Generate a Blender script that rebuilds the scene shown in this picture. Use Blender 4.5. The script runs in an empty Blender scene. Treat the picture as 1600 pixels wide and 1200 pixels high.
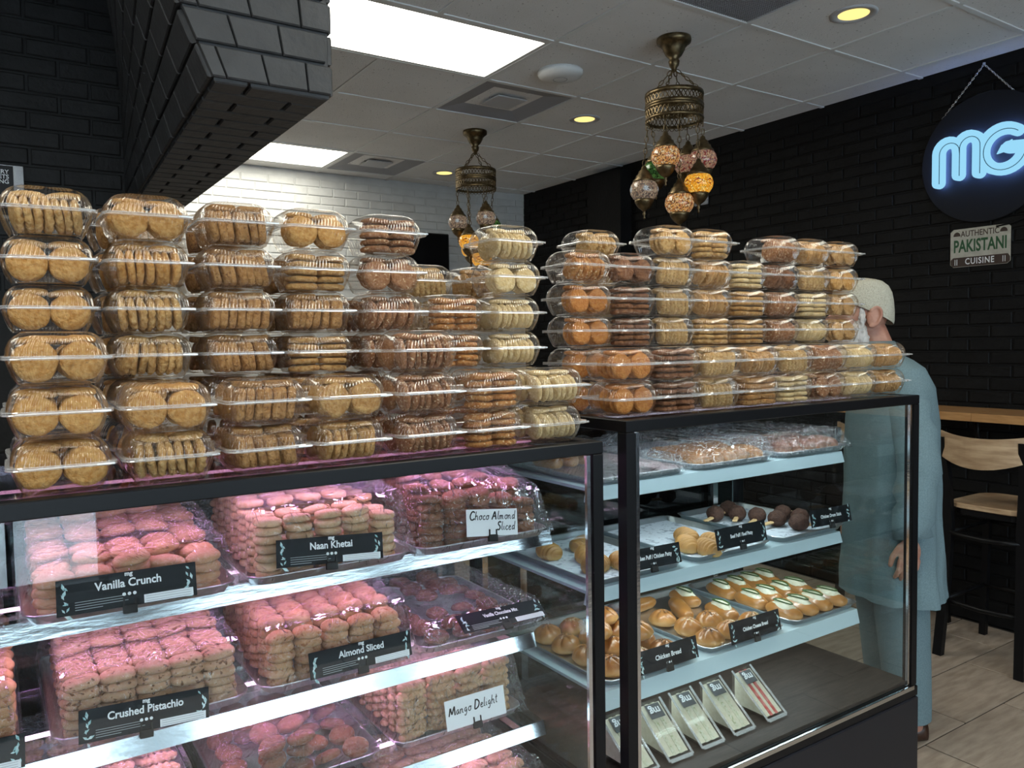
import bpy, bmesh, math, random
from mathutils import Vector, Matrix, noise
random.seed(11)
S = bpy.context.scene
COL = S.collection
PI = math.pi

# ------------------------------------------------------------------ camera, world, light, exposure
R0 = (0.8342609826747186, -0.5511477260245191, -0.015645986214188758)
R1 = (-0.04137361932127389, -0.03427939436417719, -0.9985555301265342)
R2 = (0.5498152748067948, 0.8337032488961686, -0.05140093743407689)
cam = bpy.data.cameras.new('camera')
cam.sensor_width = 36.0
cam.sensor_fit = 'HORIZONTAL'
cam.lens = 1234.8 / 1600 * 36
cam.clip_start = 0.02
camo = bpy.data.objects.new('camera', cam)
COL.objects.link(camo)
camo.matrix_world = Matrix(((R0[0], -R1[0], -R2[0], 0), (R0[1], -R1[1], -R2[1], 0), (R0[2], -R1[2], -R2[2], 1.5), (0, 0, 0, 1)))
S.camera = camo
S.view_settings.view_transform = 'Standard'
S.view_settings.look = 'None'
S.view_settings.gamma = 1.0
S.view_settings.use_curve_mapping = False
S.view_settings.exposure = 0.0
S.cycles.transparent_max_bounces = 20
S.cycles.max_bounces = 6
S.cycles.diffuse_bounces = 3
S.cycles.glossy_bounces = 3
W = bpy.data.worlds.new('daylight')
S.world = W
W.use_nodes = True
W.node_tree.nodes['Background'].inputs[0].default_value = (0.70, 0.85, 1.0, 1)
W.node_tree.nodes['Background'].inputs[1].default_value = 6.2

TROFFER = 12.5      # emission of the ceiling light diffusers
PINK = (0.92, 0.47, 1.0)
COOL = (0.80, 0.95, 1.0)
LED_PINK = 3.6
LED_COOL = 2.4

# ------------------------------------------------------------------ helpers
def tag(o, label=None, cat=None, group=None, kind=None):
    if label: o['label'] = label
    if cat: o['category'] = cat
    if group: o['group'] = group
    if kind: o['kind'] = kind
    return o

def thing(name, label, cat, loc=(0, 0, 0), rz=0.0, group=None):
    o = bpy.data.objects.new(name, None)
    COL.objects.link(o)
    o.location = loc
    o.rotation_euler = (0, 0, rz)
    o.empty_display_size = 0.05
    return tag(o, label, cat, group)

def link(name, me, parent=None, m=None):
    o = bpy.data.objects.new(name, me)
    COL.objects.link(o)
    if m is not None and len(me.materials) == 0: me.materials.append(m)
    if parent is not None: o.parent = parent
    return o

def copy_tree(o, parent=None):
    c = o.copy()
    COL.objects.link(c)
    c.parent = parent
    for ch in list(o.children): copy_tree(ch, c)
    return c

class MB:
    def __init__(s): s.v = []; s.f = []
    def add(s, vs, fs):
        b = len(s.v); s.v += [tuple(p) for p in vs]; s.f += [tuple(i + b for i in f) for f in fs]; return s
    def box(s, x0, x1, y0, y1, z0, z1, M=None):
        vs = [Vector((x, y, z)) for z in (z0, z1) for y in (y0, y1) for x in (x0, x1)]
        if M is not None: vs = [M @ p for p in vs]
        return s.add(vs, [(0, 2, 3, 1), (4, 5, 7, 6), (0, 1, 5, 4), (2, 6, 7, 3), (0, 4, 6, 2), (1, 3, 7, 5)])
    def bbox(s, x0, x1, y0, y1, z0, z1, c=0.004, M=None):
        # box with all vertical and horizontal edges chamfered (loft of inset rectangles)
        def rect(d, z): return [(x0 + d, y0 + d, z), (x1 - d, y0 + d, z), (x1 - d, y1 - d, z), (x0 + d, y1 - d, z)]
        rings = [rect(c, z0), rect(0, z0 + c), rect(0, z1 - c), rect(c, z1)]
        if M is not None: rings = [[M @ Vector(p) for p in r] for r in rings]
        return s.loft(rings, True, True)
    def loft(s, rings, c0=False, c1=False, closed=True):
        n = len(rings[0]); b = len(s.v)
        for r in rings: s.v += [tuple(p) for p in r]
        for k in range(len(rings) - 1):
            for i in range(n if closed else n - 1):
                j = (i + 1) % n
                s.f.append((b + k * n + i, b + k * n + j, b + (k + 1) * n + j, b + (k + 1) * n + i))
        if c0: s.f.append(tuple(b + i for i in reversed(range(n))))
        if c1: s.f.append(tuple(b + (len(rings) - 1) * n + i for i in range(n)))
        return s
    def lathe(s, prof, seg=24, c=(0, 0, 0), sx=1, sy=1, caps=True):
        rings = [[(c[0] + r * sx * math.cos(2 * PI * i / seg), c[1] + r * sy * math.sin(2 * PI * i / seg), c[2] + z) for i in range(seg)] for r, z in prof]
        return s.loft(rings, caps, caps)
    def tube(s, pts, rad, seg=8, caps=True):
        pts = [Vector(p) for p in pts]; n = len(pts)
        rs = rad if isinstance(rad, (list, tuple)) else [rad] * n
        t0 = (pts[1] - pts[0]).normalized()
        a = t0.orthogonal().normalized()
        rings = []
        for k in range(n):
            t = (pts[min(k + 1, n - 1)] - pts[max(k - 1, 0)]).normalized()
            a = (a - t * a.dot(t))
            a = a.normalized() if a.length > 1e-6 else t.orthogonal().normalized()
            b = t.cross(a)
            rings.append([pts[k] + (a * math.cos(2 * PI * i / seg) + b * math.sin(2 * PI * i / seg)) * rs[k] for i in range(seg)])
        return s.loft(rings, caps, caps)
    def capsule(s, p, q, r0, r1, seg=14):
        p = Vector(p); q = Vector(q); d = (q - p).normalized()
        pts = []; rs = []
        for k in range(5):
            a = PI / 2 * k / 4
            pts.append(p - d * r0 * math.cos(a)); rs.append(max(r0 * math.sin(a), r0 * 0.05))
        for k in range(5):
            a = PI / 2 * k / 4
            pts.append(q + d * r1 * math.sin(a)); rs.append(max(r1 * math.cos(a), r1 * 0.05))
        return s.tube(pts, rs, seg)
    def ell(s, c, rx, ry, rz, seg=20, rings=12, M=None):
        rr = []
        for k in range(rings + 1):
            a = -PI / 2 + PI * k / rings
            q = max(math.cos(a), 0.03)
            r = [Vector((rx * q * math.cos(2 * PI * i / seg), ry * q * math.sin(2 * PI * i / seg), rz * math.sin(a))) for i in range(seg)]
            if M is not None: r = [M @ p for p in r]
            rr.append([p + Vector(c) for p in r])
        return s.loft(rr, True, True)
    def mesh(s, name, m=None, smooth=False):
        me = bpy.data.meshes.new(name)
        me.from_pydata(s.v, [], s.f)
        if smooth: me.shade_smooth()
        if m is not None: me.materials.append(m)
        me.update()
        return me
    def build(s, name, m, parent=None, smooth=False):
        return link(name, s.mesh(name, m, smooth), parent)

def rrect(a, b, r, n):
    """n points evenly spaced on a rounded rectangle of half sizes a, b (counter-clockwise) with normals"""
    segs = []
    L = [2 * (b - r), PI / 2 * r, 2 * (a - r), PI / 2 * r, 2 * (b - r), PI / 2 * r, 2 * (a - r), PI / 2 * r]
    T = sum(L); out = []
    for i in range(n):
        t = T * i / n; k = 0
        while t > L[k] and k < 7: t -= L[k]; k += 1
        if k == 0: p = (a, -(b - r) + t); nn = (1, 0)
        elif k == 2: p = ((a - r) - t, b); nn = (0, 1)
        elif k == 4: p = (-a, (b - r) - t); nn = (-1, 0)
        elif k == 6: p = (-(a - r) + t, -b); nn = (0, -1)
        else:
            q = (k - 1) // 2; ang = q * PI / 2 + t / max(r, 1e-6)
            cx, cy = [(a - r, b - r), (-(a - r), b - r), (-(a - r), -(b - r)), (a - r, -(b - r))][q]
            nn = (math.cos(ang), math.sin(ang)); p = (cx + r * nn[0], cy + r * nn[1])
        out.append((p, nn))
    return out

def nodes(name):
    m = bpy.data.materials.new(name); m.use_nodes = True
    nt = m.node_tree; nt.nodes.clear()
    out = nt.nodes.new('ShaderNodeOutputMaterial')
    return m, nt, out
def N(nt, t, **k):
    n = nt.nodes.new(t)
    for a, v in k.items(): setattr(n, a, v)
    return n

def mat(name, col, rough=0.5, metal=0.0, var=None, vscale=30.0, bump=0.0, bscale=60.0, spec=0.5, rnd=0.0, speck=None, sscale=150.0, sth=0.62, stretch=None, coat=0.0, detail=4.0, sss=0.0):
    m, nt, out = nodes(name)
    L = nt.links
    p = N(nt, 'ShaderNodeBsdfPrincipled')
    p.inputs['Base Color'].default_value = (*col, 1)
    p.inputs['Roughness'].default_value = rough
    p.inputs['Metallic'].default_value = metal
    p.inputs['Specular IOR Level'].default_value = spec
    p.inputs['Coat Weight'].default_value = coat
    L.new(p.outputs[0], out.inputs[0])
    tc = N(nt, 'ShaderNodeTexCoord'); oi = N(nt, 'ShaderNodeObjectInfo')
    mp = N(nt, 'ShaderNodeVectorMath', operation='MULTIPLY_ADD')
    cmb = N(nt, 'ShaderNodeCombineXYZ')
    L.new(oi.outputs['Random'], cmb.inputs[0]); L.new(oi.outputs['Random'], cmb.inputs[1])
    sc = N(nt, 'ShaderNodeVectorMath', operation='SCALE'); sc.inputs['Scale'].default_value = 7.0
    L.new(cmb.outputs[0], sc.inputs[0])
    L.new(tc.outputs['Object'], mp.inputs[0]); mp.inputs[1].default_value = stretch or (1, 1, 1); L.new(sc.outputs[0], mp.inputs[2])
    src = None
    if var:
        nz = N(nt, 'ShaderNodeTexNoise'); nz.inputs['Scale'].default_value = vscale; nz.inputs['Detail'].default_value = detail
        L.new(mp.outputs[0], nz.inputs['Vector'])
        mr = N(nt, 'ShaderNodeMapRange'); mr.inputs[1].default_value = 0.35; mr.inputs[2].default_value = 0.65
        L.new(nz.outputs[0], mr.inputs[0])
        mx = N(nt, 'ShaderNodeMix', data_type='RGBA'); mx.inputs[6].default_value = (*col, 1); mx.inputs[7].default_value = (*var, 1)
        L.new(mr.outputs[0], mx.inputs[0]); src = mx.outputs[2]
    if speck:
        n2 = N(nt, 'ShaderNodeTexNoise'); n2.inputs['Scale'].default_value = sscale; n2.inputs['Detail'].default_value = 1
        L.new(mp.outputs[0], n2.inputs['Vector'])
        m2 = N(nt, 'ShaderNodeMapRange'); m2.inputs[1].default_value = sth; m2.inputs[2].default_value = sth + 0.03
        L.new(n2.outputs[0], m2.inputs[0])
        x2 = N(nt, 'ShaderNodeMix', data_type='RGBA'); x2.inputs[7].default_value = (*speck, 1)
        if src: L.new(src, x2.inputs[6])
        else: x2.inputs[6].default_value = (*col, 1)
        L.new(m2.outputs[0], x2.inputs[0]); src = x2.outputs[2]
    if rnd:
        hs = N(nt, 'ShaderNodeHueSaturation')
        r = N(nt, 'ShaderNodeMapRange'); r.inputs[3].default_value = 1 - rnd; r.inputs[4].default_value = 1 + rnd
        L.new(oi.outputs['Random'], r.inputs[0]); L.new(r.outputs[0], hs.inputs['Value'])
        if src: L.new(src, hs.inputs['Color'])
        else: hs.inputs['Color'].default_value = (*col, 1)
        src = hs.outputs[0]
    if src: L.new(src, p.inputs['Base Color'])
    if bump:
        nb = N(nt, 'ShaderNodeTexNoise'); nb.inputs['Scale'].default_value = bscale; nb.inputs['Detail'].default_value = 5
        L.new(mp.outputs[0], nb.inputs['Vector'])
        b = N(nt, 'ShaderNodeBump'); b.inputs['Strength'].default_value = 1.0; b.inputs['Distance'].default_value = bump
        L.new(nb.outputs[0], b.inputs['Height']); L.new(b.outputs[0], p.inputs['Normal'])
    return m

def emit(name, col, strength):
    m, nt, out = nodes(name)
    e = N(nt, 'ShaderNodeEmission'); e.inputs[0].default_value = (*col, 1); e.inputs[1].default_value = strength
    nt.links.new(e.outputs[0], out.inputs[0])
    return m

def clear(name, tint=(0.97, 0.97, 0.97), ior=1.5, rough=0.03, base=0.0, haze=0.0, hazecol=(1, 1, 1), bump=0.0, bscale=40.0, stretch=(1, 1, 1), gcol=(1, 1, 1)):
    """thin clear sheet: lets light straight through and mirrors by Fresnel"""
    m, nt, out = nodes(name); L = nt.links
    t = N(nt, 'ShaderNodeBsdfTransparent'); t.inputs[0].default_value = (*tint, 1)
    g = N(nt, 'ShaderNodeBsdfGlossy'); g.inputs['Roughness'].default_value = rough; g.inputs['Color'].default_value = (*gcol, 1)
    fr = N(nt, 'ShaderNodeLayerWeight'); fr.inputs['Blend'].default_value = 0.5   # Schlick: F0 + (1 - F0) (1 - cos)^5
    F0 = ((ior - 1) / (ior + 1)) ** 2
    pw = N(nt, 'ShaderNodeMath', operation='POWER'); pw.inputs[1].default_value = 5.0
    mx = N(nt, 'ShaderNodeMixShader')
    ad = N(nt, 'ShaderNodeMath', operation='MULTIPLY_ADD', use_clamp=True); ad.inputs[1].default_value = 1 - F0; ad.inputs[2].default_value = F0 + base
    L.new(fr.outputs['Facing'], pw.inputs[0]); L.new(pw.outputs[0], ad.inputs[0]); L.new(ad.outputs[0], mx.inputs[0])
    L.new(t.outputs[0], mx.inputs[1]); L.new(g.outputs[0], mx.inputs[2])
    last = mx
    if haze:
        d = N(nt, 'ShaderNodeBsdfDiffuse'); d.inputs[0].default_value = (*hazecol, 1)
        m2 = N(nt, 'ShaderNodeMixShader'); m2.inputs[0].default_value = haze
        L.new(mx.outputs[0], m2.inputs[1]); L.new(d.outputs[0], m2.inputs[2]); last = m2
    L.new(last.outputs[0], out.inputs[0])
    if bump:
        tc = N(nt, 'ShaderNodeTexCoord'); mp = N(nt, 'ShaderNodeMapping'); mp.inputs['Scale'].default_value = stretch
        L.new(tc.outputs['Object'], mp.inputs[0])
        nz = N(nt, 'ShaderNodeTexNoise'); nz.inputs['Scale'].default_value = bscale; nz.inputs['Detail'].default_value = 3; nz.inputs['Distortion'].default_value = 1.5
        L.new(mp.outputs[0], nz.inputs['Vector'])
        b = N(nt, 'ShaderNodeBump'); b.inputs['Distance'].default_value = bump; b.inputs['Strength'].default_value = 1
        L.new(nz.outputs[0], b.inputs['Height'])
        L.new(b.outputs[0], g.inputs['Normal']); L.new(b.outputs[0], fr.inputs['Normal'])
    return m

DG = None
def text_mesh(body, size, m, shear=0.0, offset=0.0, align='CENTER', space=1.0, extrude=0.0):
    c = bpy.data.curves.new('lettering', 'FONT')
    c.body = body; c.size = size; c.shear = shear; c.offset = offset; c.align_x = align; c.align_y = 'CENTER'
    c.space_character = space; c.extrude = extrude; c.resolution_u = 3
    o = bpy.data.objects.new('lettering_tmp', c); COL.objects.link(o)
    dg = bpy.context.evaluated_depsgraph_get()
    me = bpy.data.meshes.new_from_object(o.evaluated_get(dg))
    bpy.data.objects.remove(o); bpy.data.curves.remove(c)
    me.materials.clear(); me.materials.append(m)
    return me
def text(parent, body, size, m, loc, rot=(PI / 2, 0, 0), name='lettering', **k):
    sx = k.pop('sx', 1.0)
    o = link(name, text_mesh(body, size, m, **k), parent)
    o.location = loc; o.rotation_euler = rot; o.scale = (sx, 1, 1)
    return o

ORD = ['first', 'second', 'third', 'fourth', 'fifth', 'sixth', 'seventh', 'eighth', 'ninth']

# ------------------------------------------------------------------ materials
M_black_brick = mat('black_painted_brick', (0.0045, 0.0045, 0.005), 0.6, spec=0.2, var=(0.007, 0.007, 0.0075), vscale=9, bump=0.003, bscale=45, rnd=0.15)
M_hood_brick = mat('charcoal_painted_brick', (0.030, 0.030, 0.031), 0.6, var=(0.04, 0.04, 0.042), vscale=9, bump=0.003, bscale=40, rnd=0.12)
M_white_brick = mat('white_painted_brick', (0.60, 0.60, 0.59), 0.6, var=(0.54, 0.54, 0.53), vscale=10, bump=0.002, bscale=35)
M_ctile = mat('mineral_ceiling_tile', (0.80, 0.79, 0.78), 0.9, var=(0.76, 0.75, 0.74), vscale=4, speck=(0.35, 0.34, 0.33), sscale=70, sth=0.70, bump=0.002, bscale=120)
M_tee = mat('white_ceiling_grid', (0.74, 0.74, 0.73), 0.5)
M_vent = mat('grey_vent_metal', (0.30, 0.30, 0.32), 0.5)
M_ventw = mat('pale_vent_metal', (0.5, 0.5, 0.52), 0.4)
M_floor = mat('travertine_tile', (0.30, 0.235, 0.18), 0.45, var=(0.42, 0.34, 0.27), vscale=6, stretch=(1.2, 6, 1), bump=0.0006, bscale=40, rnd=0.12, detail=8)
M_grout = mat('dark_grout', (0.035, 0.028, 0.024), 0.9)
M_blackm = mat('black_metal', (0.007, 0.007, 0.008), 0.35, spec=0.18)
M_blackp = mat('black_panel', (0.014, 0.014, 0.018), 0.4, spec=0.3)
M_blackmatte = mat('matt_black', (0.012, 0.012, 0.012), 0.7)
M_chrome = mat('polished_steel', (0.72, 0.74, 0.77), 0.16, 1.0, bump=0.0004, bscale=18, stretch=(1, 1, 6))
M_alu = mat('aluminium_tray', (0.72, 0.72, 0.74), 0.32, 1.0, bump=0.0006, bscale=90)
M_lip = mat('white_shelf_lip', (0.50, 0.62, 0.66), 0.35)
M_deck = mat('dark_wood_deck', (0.024, 0.018, 0.015), 0.6, spec=0.2, var=(0.04, 0.031, 0.025), vscale=14, stretch=(1, 8, 1))
M_glass = clear('pane_glass', (0.95, 0.975, 0.97), 1.42, 0.0)
M_shelfglass = clear('shelf_glass', (0.86, 0.93, 0.92), 1.5, 0.02)
M_doorglass = clear('tinted_door_glass', (0.30, 0.34, 0.36), 1.5, 0.02)
M_topglass = clear('dark_top_glass', (0.50, 0.46, 0.50), 1.5, 0.05)
M_plastic = clear('clear_clamshell_plastic', (0.965, 0.96, 0.95), 1.56, 0.035, base=0.022, haze=0.003)
M_rim = clear('clamshell_rim_plastic', (0.93, 0.93, 0.92), 1.5, 0.12, base=0.22, haze=0.22)
M_wrap = clear('cling_film', (0.95, 0.94, 0.97), 1.5, 0.07, base=0.055, haze=0.010, bump=0.034, bscale=30, stretch=(1, 2.2, 1))
M_wood = mat('oak_bar_top', (0.50, 0.27, 0.11), 0.4, var=(0.40, 0.20, 0.075), vscale=12, stretch=(8, 1, 8), rnd=0.08)
M_woodseat = mat('pale_grained_wood', (0.56, 0.40, 0.25), 0.4, var=(0.33, 0.21, 0.12), vscale=7, stretch=(1, 1, 7), detail=8)
M_brass = mat('aged_brass', (0.20, 0.145, 0.075), 0.38, 0.9, var=(0.09, 0.065, 0.035), vscale=40, bump=0.0006, bscale=160)
M_paper = mat('white_card', (0.80, 0.82, 0.84), 0.6)
M_ink = mat('black_ink', (0.01, 0.01, 0.012), 0.6)
M_card = mat('black_card', (0.010, 0.012, 0.015), 0.5, spec=0.2)
M_whiteink = mat('white_print', (0.85, 0.87, 0.88), 0.6)
M_teal = mat('teal_leaf_print', (0.22, 0.46, 0.48), 0.6, var=(0.75, 0.85, 0.85), vscale=160)

# ------------------------------------------------------------------ bricks
def brick_mesh(name, L, H, D, m, c=0.004):
    """face at y=-D, back at y=+0.006, centred in x and z"""
    b = MB()
    def rect(d, y): return [(-L / 2 + d, y, -H / 2 + d), (L / 2 - d, y, -H / 2 + d), (L / 2 - d, y, H / 2 - d), (-L / 2 + d, y, H / 2 - d)]
    b.loft([rect(0, 0.006), rect(0, -D + c), rect(c, -D)], False, True)
    return b.mesh(name, m)
BL, BH = 0.21, 0.0677
def brick_wall(parent, o, u, n, Wd, Ht, m, choose, D=0.008):
    """running bond; bricks are children of the wall; choose(uc, zc) -> 'part', 'stuff' or None"""
    o = Vector(o); u = Vector(u); n = Vector(n); up = Vector((0, 0, 1))
    Mx = Matrix((u, -n, up)).transposed().to_4x4()
    me = brick_mesh('brick', BL - 0.009, BH - 0.009, D, m)
    rest = MB(); cnt = 0
    for j in range(int(Ht / BH)):
        x = -(j % 2) * BL / 2
        while x < Wd:
            a = max(x, 0); b = min(x + BL, Wd); x += BL
            if b - a < 0.03: continue
            uc = (a + b) / 2; zc = (j + 0.5) * BH
            ch = choose(uc, o.z + zc)
            if not ch: continue
            pos = o + u * uc + up * zc + n * random.uniform(-0.0012, 0.0012)
            T = Matrix.Translation(pos) @ Mx @ Matrix.Diagonal(((b - a - 0.009) / (BL - 0.009), 1, 1, 1))
            if ch == 'part':
                ob = link('brick', me, parent); ob.matrix_local = T; cnt += 1
            else:
                rest.add([T @ v.co for v in me.vertices], [tuple(p.vertices) for p in me.polygons])
    if rest.v:
        tag(rest.build('distant_brickwork', m, parent), kind='stuff')
    return cnt

def structure(name, mb, m):
    return tag(mb.build(name, m), kind='structure')

CZ = 2.9
XR = 4.272; YB = 6.226
# floor
fl = structure('floor', MB().box(-3.2, XR + 0.15, -3.2, YB + 0.15, -0.08, -0.004), M_grout)
tile_me = MB().bbox(-0.2885, 0.2885, -0.1465, 0.1465, -0.012, 0.0, 0.0015).mesh('tile', M_floor)
ty = 1.543 - 0.299 * 8
row = 0
while ty < YB - 0.1:
    off = 3.106 if row % 2 == 0 else 3.40 - 0.0
    x = off - 0.586 * 6
    while x < XR - 0.05:
        if ty > 4.2 and x < 0: x += 0.586; continue
        w = min(0.586, XR - 0.02 - x)
        t = link('tile', tile_me, fl); t.location = (x + w / 2, ty + 0.1495, 0); t.scale = (w / 0.586, 1, 1)
        x += 0.586
    ty += 0.299; row += 1
# walls
wr = structure('wall_right', MB().box(XR, XR + 0.14, -3.2, YB + 0.14, 0, CZ + 0.1), M_black_brick)
n1 = brick_wall(wr, (XR, YB, 0.0), (0, -1, 0), (-1, 0, 0), YB + 0.3, CZ, M_black_brick,
                lambda u, z: ('part' if (YB - u < 4.15 and YB - u > 1.55 and z > 1.13) else 'stuff'))
wb = structure('wall_back', MB().box(-3.2, XR, YB, YB + 0.14, 0, CZ + 0.1), M_white_brick)
n2 = brick_wall(wb, (0.6, YB, BH * 29), (1, 0, 0), (0, -1, 0), XR - 0.6, CZ - BH * 29 - 0.02, M_white_brick, lambda u, z: 'part')
# projecting dark pier on the right wall
pier = structure('trim_1', MB().box(XR - 0.12, XR, 4.72, 5.12, 0, CZ - 0.06), M_black_brick)
# plain side wall and the shop front behind the camera, with two windows and a glazed door
M_plaster = mat('dark_plaster', (0.10, 0.10, 0.105), 0.8)
structure('wall_side', MB().box(-3.34, -3.2, -3.34, YB + 0.14, 0, CZ + 0.1), M_plaster)
FRY = -2.6
op = [(-2.9, -0.9, 0.55, 2.45), (-0.45, 0.55, 0.05, 2.25), (1.0, 2.3, 0.55, 2.45), (2.6, 3.9, 0.55, 2.45)]
wf = MB(); xx = -3.2
for (a, b, c, d) in op:
    wf.box(xx, a, FRY - 0.15, FRY, 0, CZ + 0.1).box(a, b, FRY - 0.15, FRY, 0, c).box(a, b, FRY - 0.15, FRY, d, CZ + 0.1); xx = b
wf.box(xx, XR, FRY - 0.15, FRY, 0, CZ + 0.1)
structure('wall_front', wf, M_plaster)
for k, (a, b, c, d) in enumerate(op):
    wn = MB()
    wn.box(a, a + 0.05, FRY - 0.10, FRY - 0.04, c, d).box(b - 0.05, b, FRY - 0.10, FRY - 0.04, c, d).box(a, b, FRY - 0.10, FRY - 0.04, c, c + 0.05).box(a, b, FRY - 0.10, FRY - 0.04, d - 0.05, d)
    wn.box((a + b) / 2 - 0.02, (a + b) / 2 + 0.02, FRY - 0.10, FRY - 0.04, c, d)
    w_ = tag(wn.build(('window_%d' % (k + 1)) if k != 1 else 'door_1', M_blackm), kind='structure')
    MB().box(a + 0.05, b - 0.05, FRY - 0.075, FRY - 0.071, c + 0.05, d - 0.05).build('pane', M_glass, w_)
# black wall at the left behind the counter
YL = 3.5
M_left_brick = mat('soot_black_painted_brick', (0.014, 0.014, 0.0145), 0.6, var=(0.02, 0.02, 0.021), vscale=9, bump=0.003, bscale=45, rnd=0.12, spec=0.3)
wl = structure('wall_left', MB().box(-3.2, 0.484, YL, YL + 0.12, 0, CZ + 0.1), M_left_brick)
n3 = brick_wall(wl, (-1.0, YL, 1.72), (1, 0, 0), (0, -1, 0), 1.484, CZ - 1.72, M_left_brick, lambda u, z: 'part' if u > 0.6 else 'stuff')

# ------------------------------------------------------------------ ceiling
ce = structure('ceiling', MB().box(-3.2, XR + 0.14, -3.2, YB + 0.14, CZ + 0.02, CZ + 0.14), M_ctile)
GX = [2.255 + 0.6075 * k for k in range(-8, 4)]
GY = [2.405 + 0.6075 * k for k in range(-8, 7)]
xs = GX + [XR]; ys = GY + [YB]
lights = [(GX[6], GX[8], GY[9], GY[10]), (GX[6], GX[8], GY[13], GY[14]), (GX[6], GX[8], GY[5], GY[6]), (GX[2], GX[4], GY[5], GY[6]), (GX[6], GX[8], GY[1], GY[2]), (GX[2], GX[4], GY[1], GY[2])]
special = {(8, 10): 'diffuser', (8, 13): 'diffuser', (8, 7): 'grille'}
def in_light(x, y): return any(a - 1e-3 < x < b + 1e-3 and c - 1e-3 < y < d + 1e-3 for a, b, c, d in lights)
ct_me = MB().bbox(-0.298, 0.298, -0.298, 0.298, 0.0, 0.02, 0.003).mesh('ceiling_tile', M_ctile)
for i in range(len(xs) - 1):
    for j in range(len(ys) - 1):
        cx = (xs[i] + xs[i + 1]) / 2; cy = (ys[j] + ys[j + 1]) / 2
        if in_light(cx, cy) or (i, j) in special: continue
        if cx < 0.4 and cy > YL: continue
        o = link('ceiling_tile', ct_me, ce)
        o.location = (cx, cy, CZ); o.scale = ((xs[i + 1] - xs[i] - 0.010) / 0.596, (ys[j + 1] - ys[j] - 0.010) / 0.596, 1)
for x in GX:      # bars running away from the camera, broken at the lights
    cuts = sorted((c, d) for a, b, c, d in lights if a + 0.01 < x < b - 0.01)
    y0 = -3.2
    for c, d in cuts + [(YB, None)]:
        if c - y0 > 0.05: MB().box(x - 0.012, x + 0.012, y0, c, CZ - 0.006, CZ + 0.004).build('grid_bar', M_tee, ce)
        y0 = d
for y in GY:
    MB().box(-3.2, XR, y - 0.012, y + 0.012, CZ - 0.0055, CZ + 0.0035).build('grid_bar', M_tee, ce)

# ------------------------------------------------------------------ hood / bulkhead of black brick
HA, HB_, HZ, HY = 0.397, 0.646, 2.043, 1.68       # front edge of the bulkhead
HTX = HA - 0.436 * (CZ - HZ)
HF = [Vector((HA, HY, HZ)), Vector((HB_, HY, HZ)), Vector((HB_, HY, CZ + 0.01)), Vector((HTX, HY, CZ + 0.01))]
HK = [Vector((0.481, 3.50, HZ)), Vector((HB_, 3.50, HZ)), Vector((HB_, 3.50, CZ + 0.01)), Vector((0.481, 3.50, CZ + 0.01))]
hr = []
for k in range(13):          # ruled body in twelve slices, a little inside the brick faces
    q = [a.lerp(b, k / 12) for a, b in zip(HF, HK)]
    left = [q[0].lerp(q[3], m_ / 8) + Vector((0.006, 0, 0.003 if m_ == 0 else 0)) for m_ in range(9)]
    hr.append([p + Vector((0, 0.004 if k == 0 else (0.1 if k == 12 else 0), 0)) for p in left + [q[2] + Vector((-.004, 0, 0)), q[1] + Vector((-.004, 0, .003))]])
hood = structure('trim_2', MB().loft(hr, True, True), M_hood_brick)
def brick_patch(parent, P00, P10, P11, P01, course, length, m, D=0.006, deep=0.004):
    P00, P10, P11, P01 = map(Vector, (P00, P10, P11, P01))
    H = ((P01 - P00).length + (P11 - P10).length) / 2
    Wd = max((P10 - P00).length, (P11 - P01).length)
    n = ((P10 - P00).cross(P01 - P00)).normalized()
    def P(u, v): return (P00 * (1 - u) + P10 * u) * (1 - v) + (P01 * (1 - u) + P11 * u) * v
    rows = max(1, round(H / course)); cols = Wd / length
    for j in range(rows):
        k = -0.5 * (j % 2) + 0.35
        k -= math.ceil(k)
        while k < cols:
            a = max(k, 0) / cols; b = min(k + 1, cols) / cols; k += 1
            if (b - a) * Wd < 0.025: continue
            g = 0.0034
            uc, vc = (a + b) / 2, (j + 0.5) / rows
            n = ((P(1, vc) - P(0, vc)).cross(P(uc, 1) - P(uc, 0))).normalized()
            def ring(du, h):
                ua, ub = a + (g + du) / Wd, b - (g + du) / Wd
                va, vb = j / rows + (g + du) / H, (j + 1) / rows - (g + du) / H
                return [P(ua, va) + n * h, P(ub, va) + n * h, P(ub, vb) + n * h, P(ua, vb) + n * h]
            MB().loft([ring(0, -deep), ring(0, D - 0.003), ring(0.003, D)], False, True).build('brick', m, parent)
brick_patch(hood, HF[0], HF[1], HF[2], HF[3], BH, BL, M_hood_brick)          # front
brick_patch(hood, HK[0], HF[0], HF[3], HK[3], BH, BL, M_hood_brick, deep=0.012)          # slanted inner face
brick_patch(hood, HK[0], HK[1], HF[1], HF[0], BH, BL, M_hood_brick)          # underside
brick_patch(hood, HF[1], HK[1], HK[2], HF[2], BH, BL, M_hood_brick)          # right face

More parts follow.
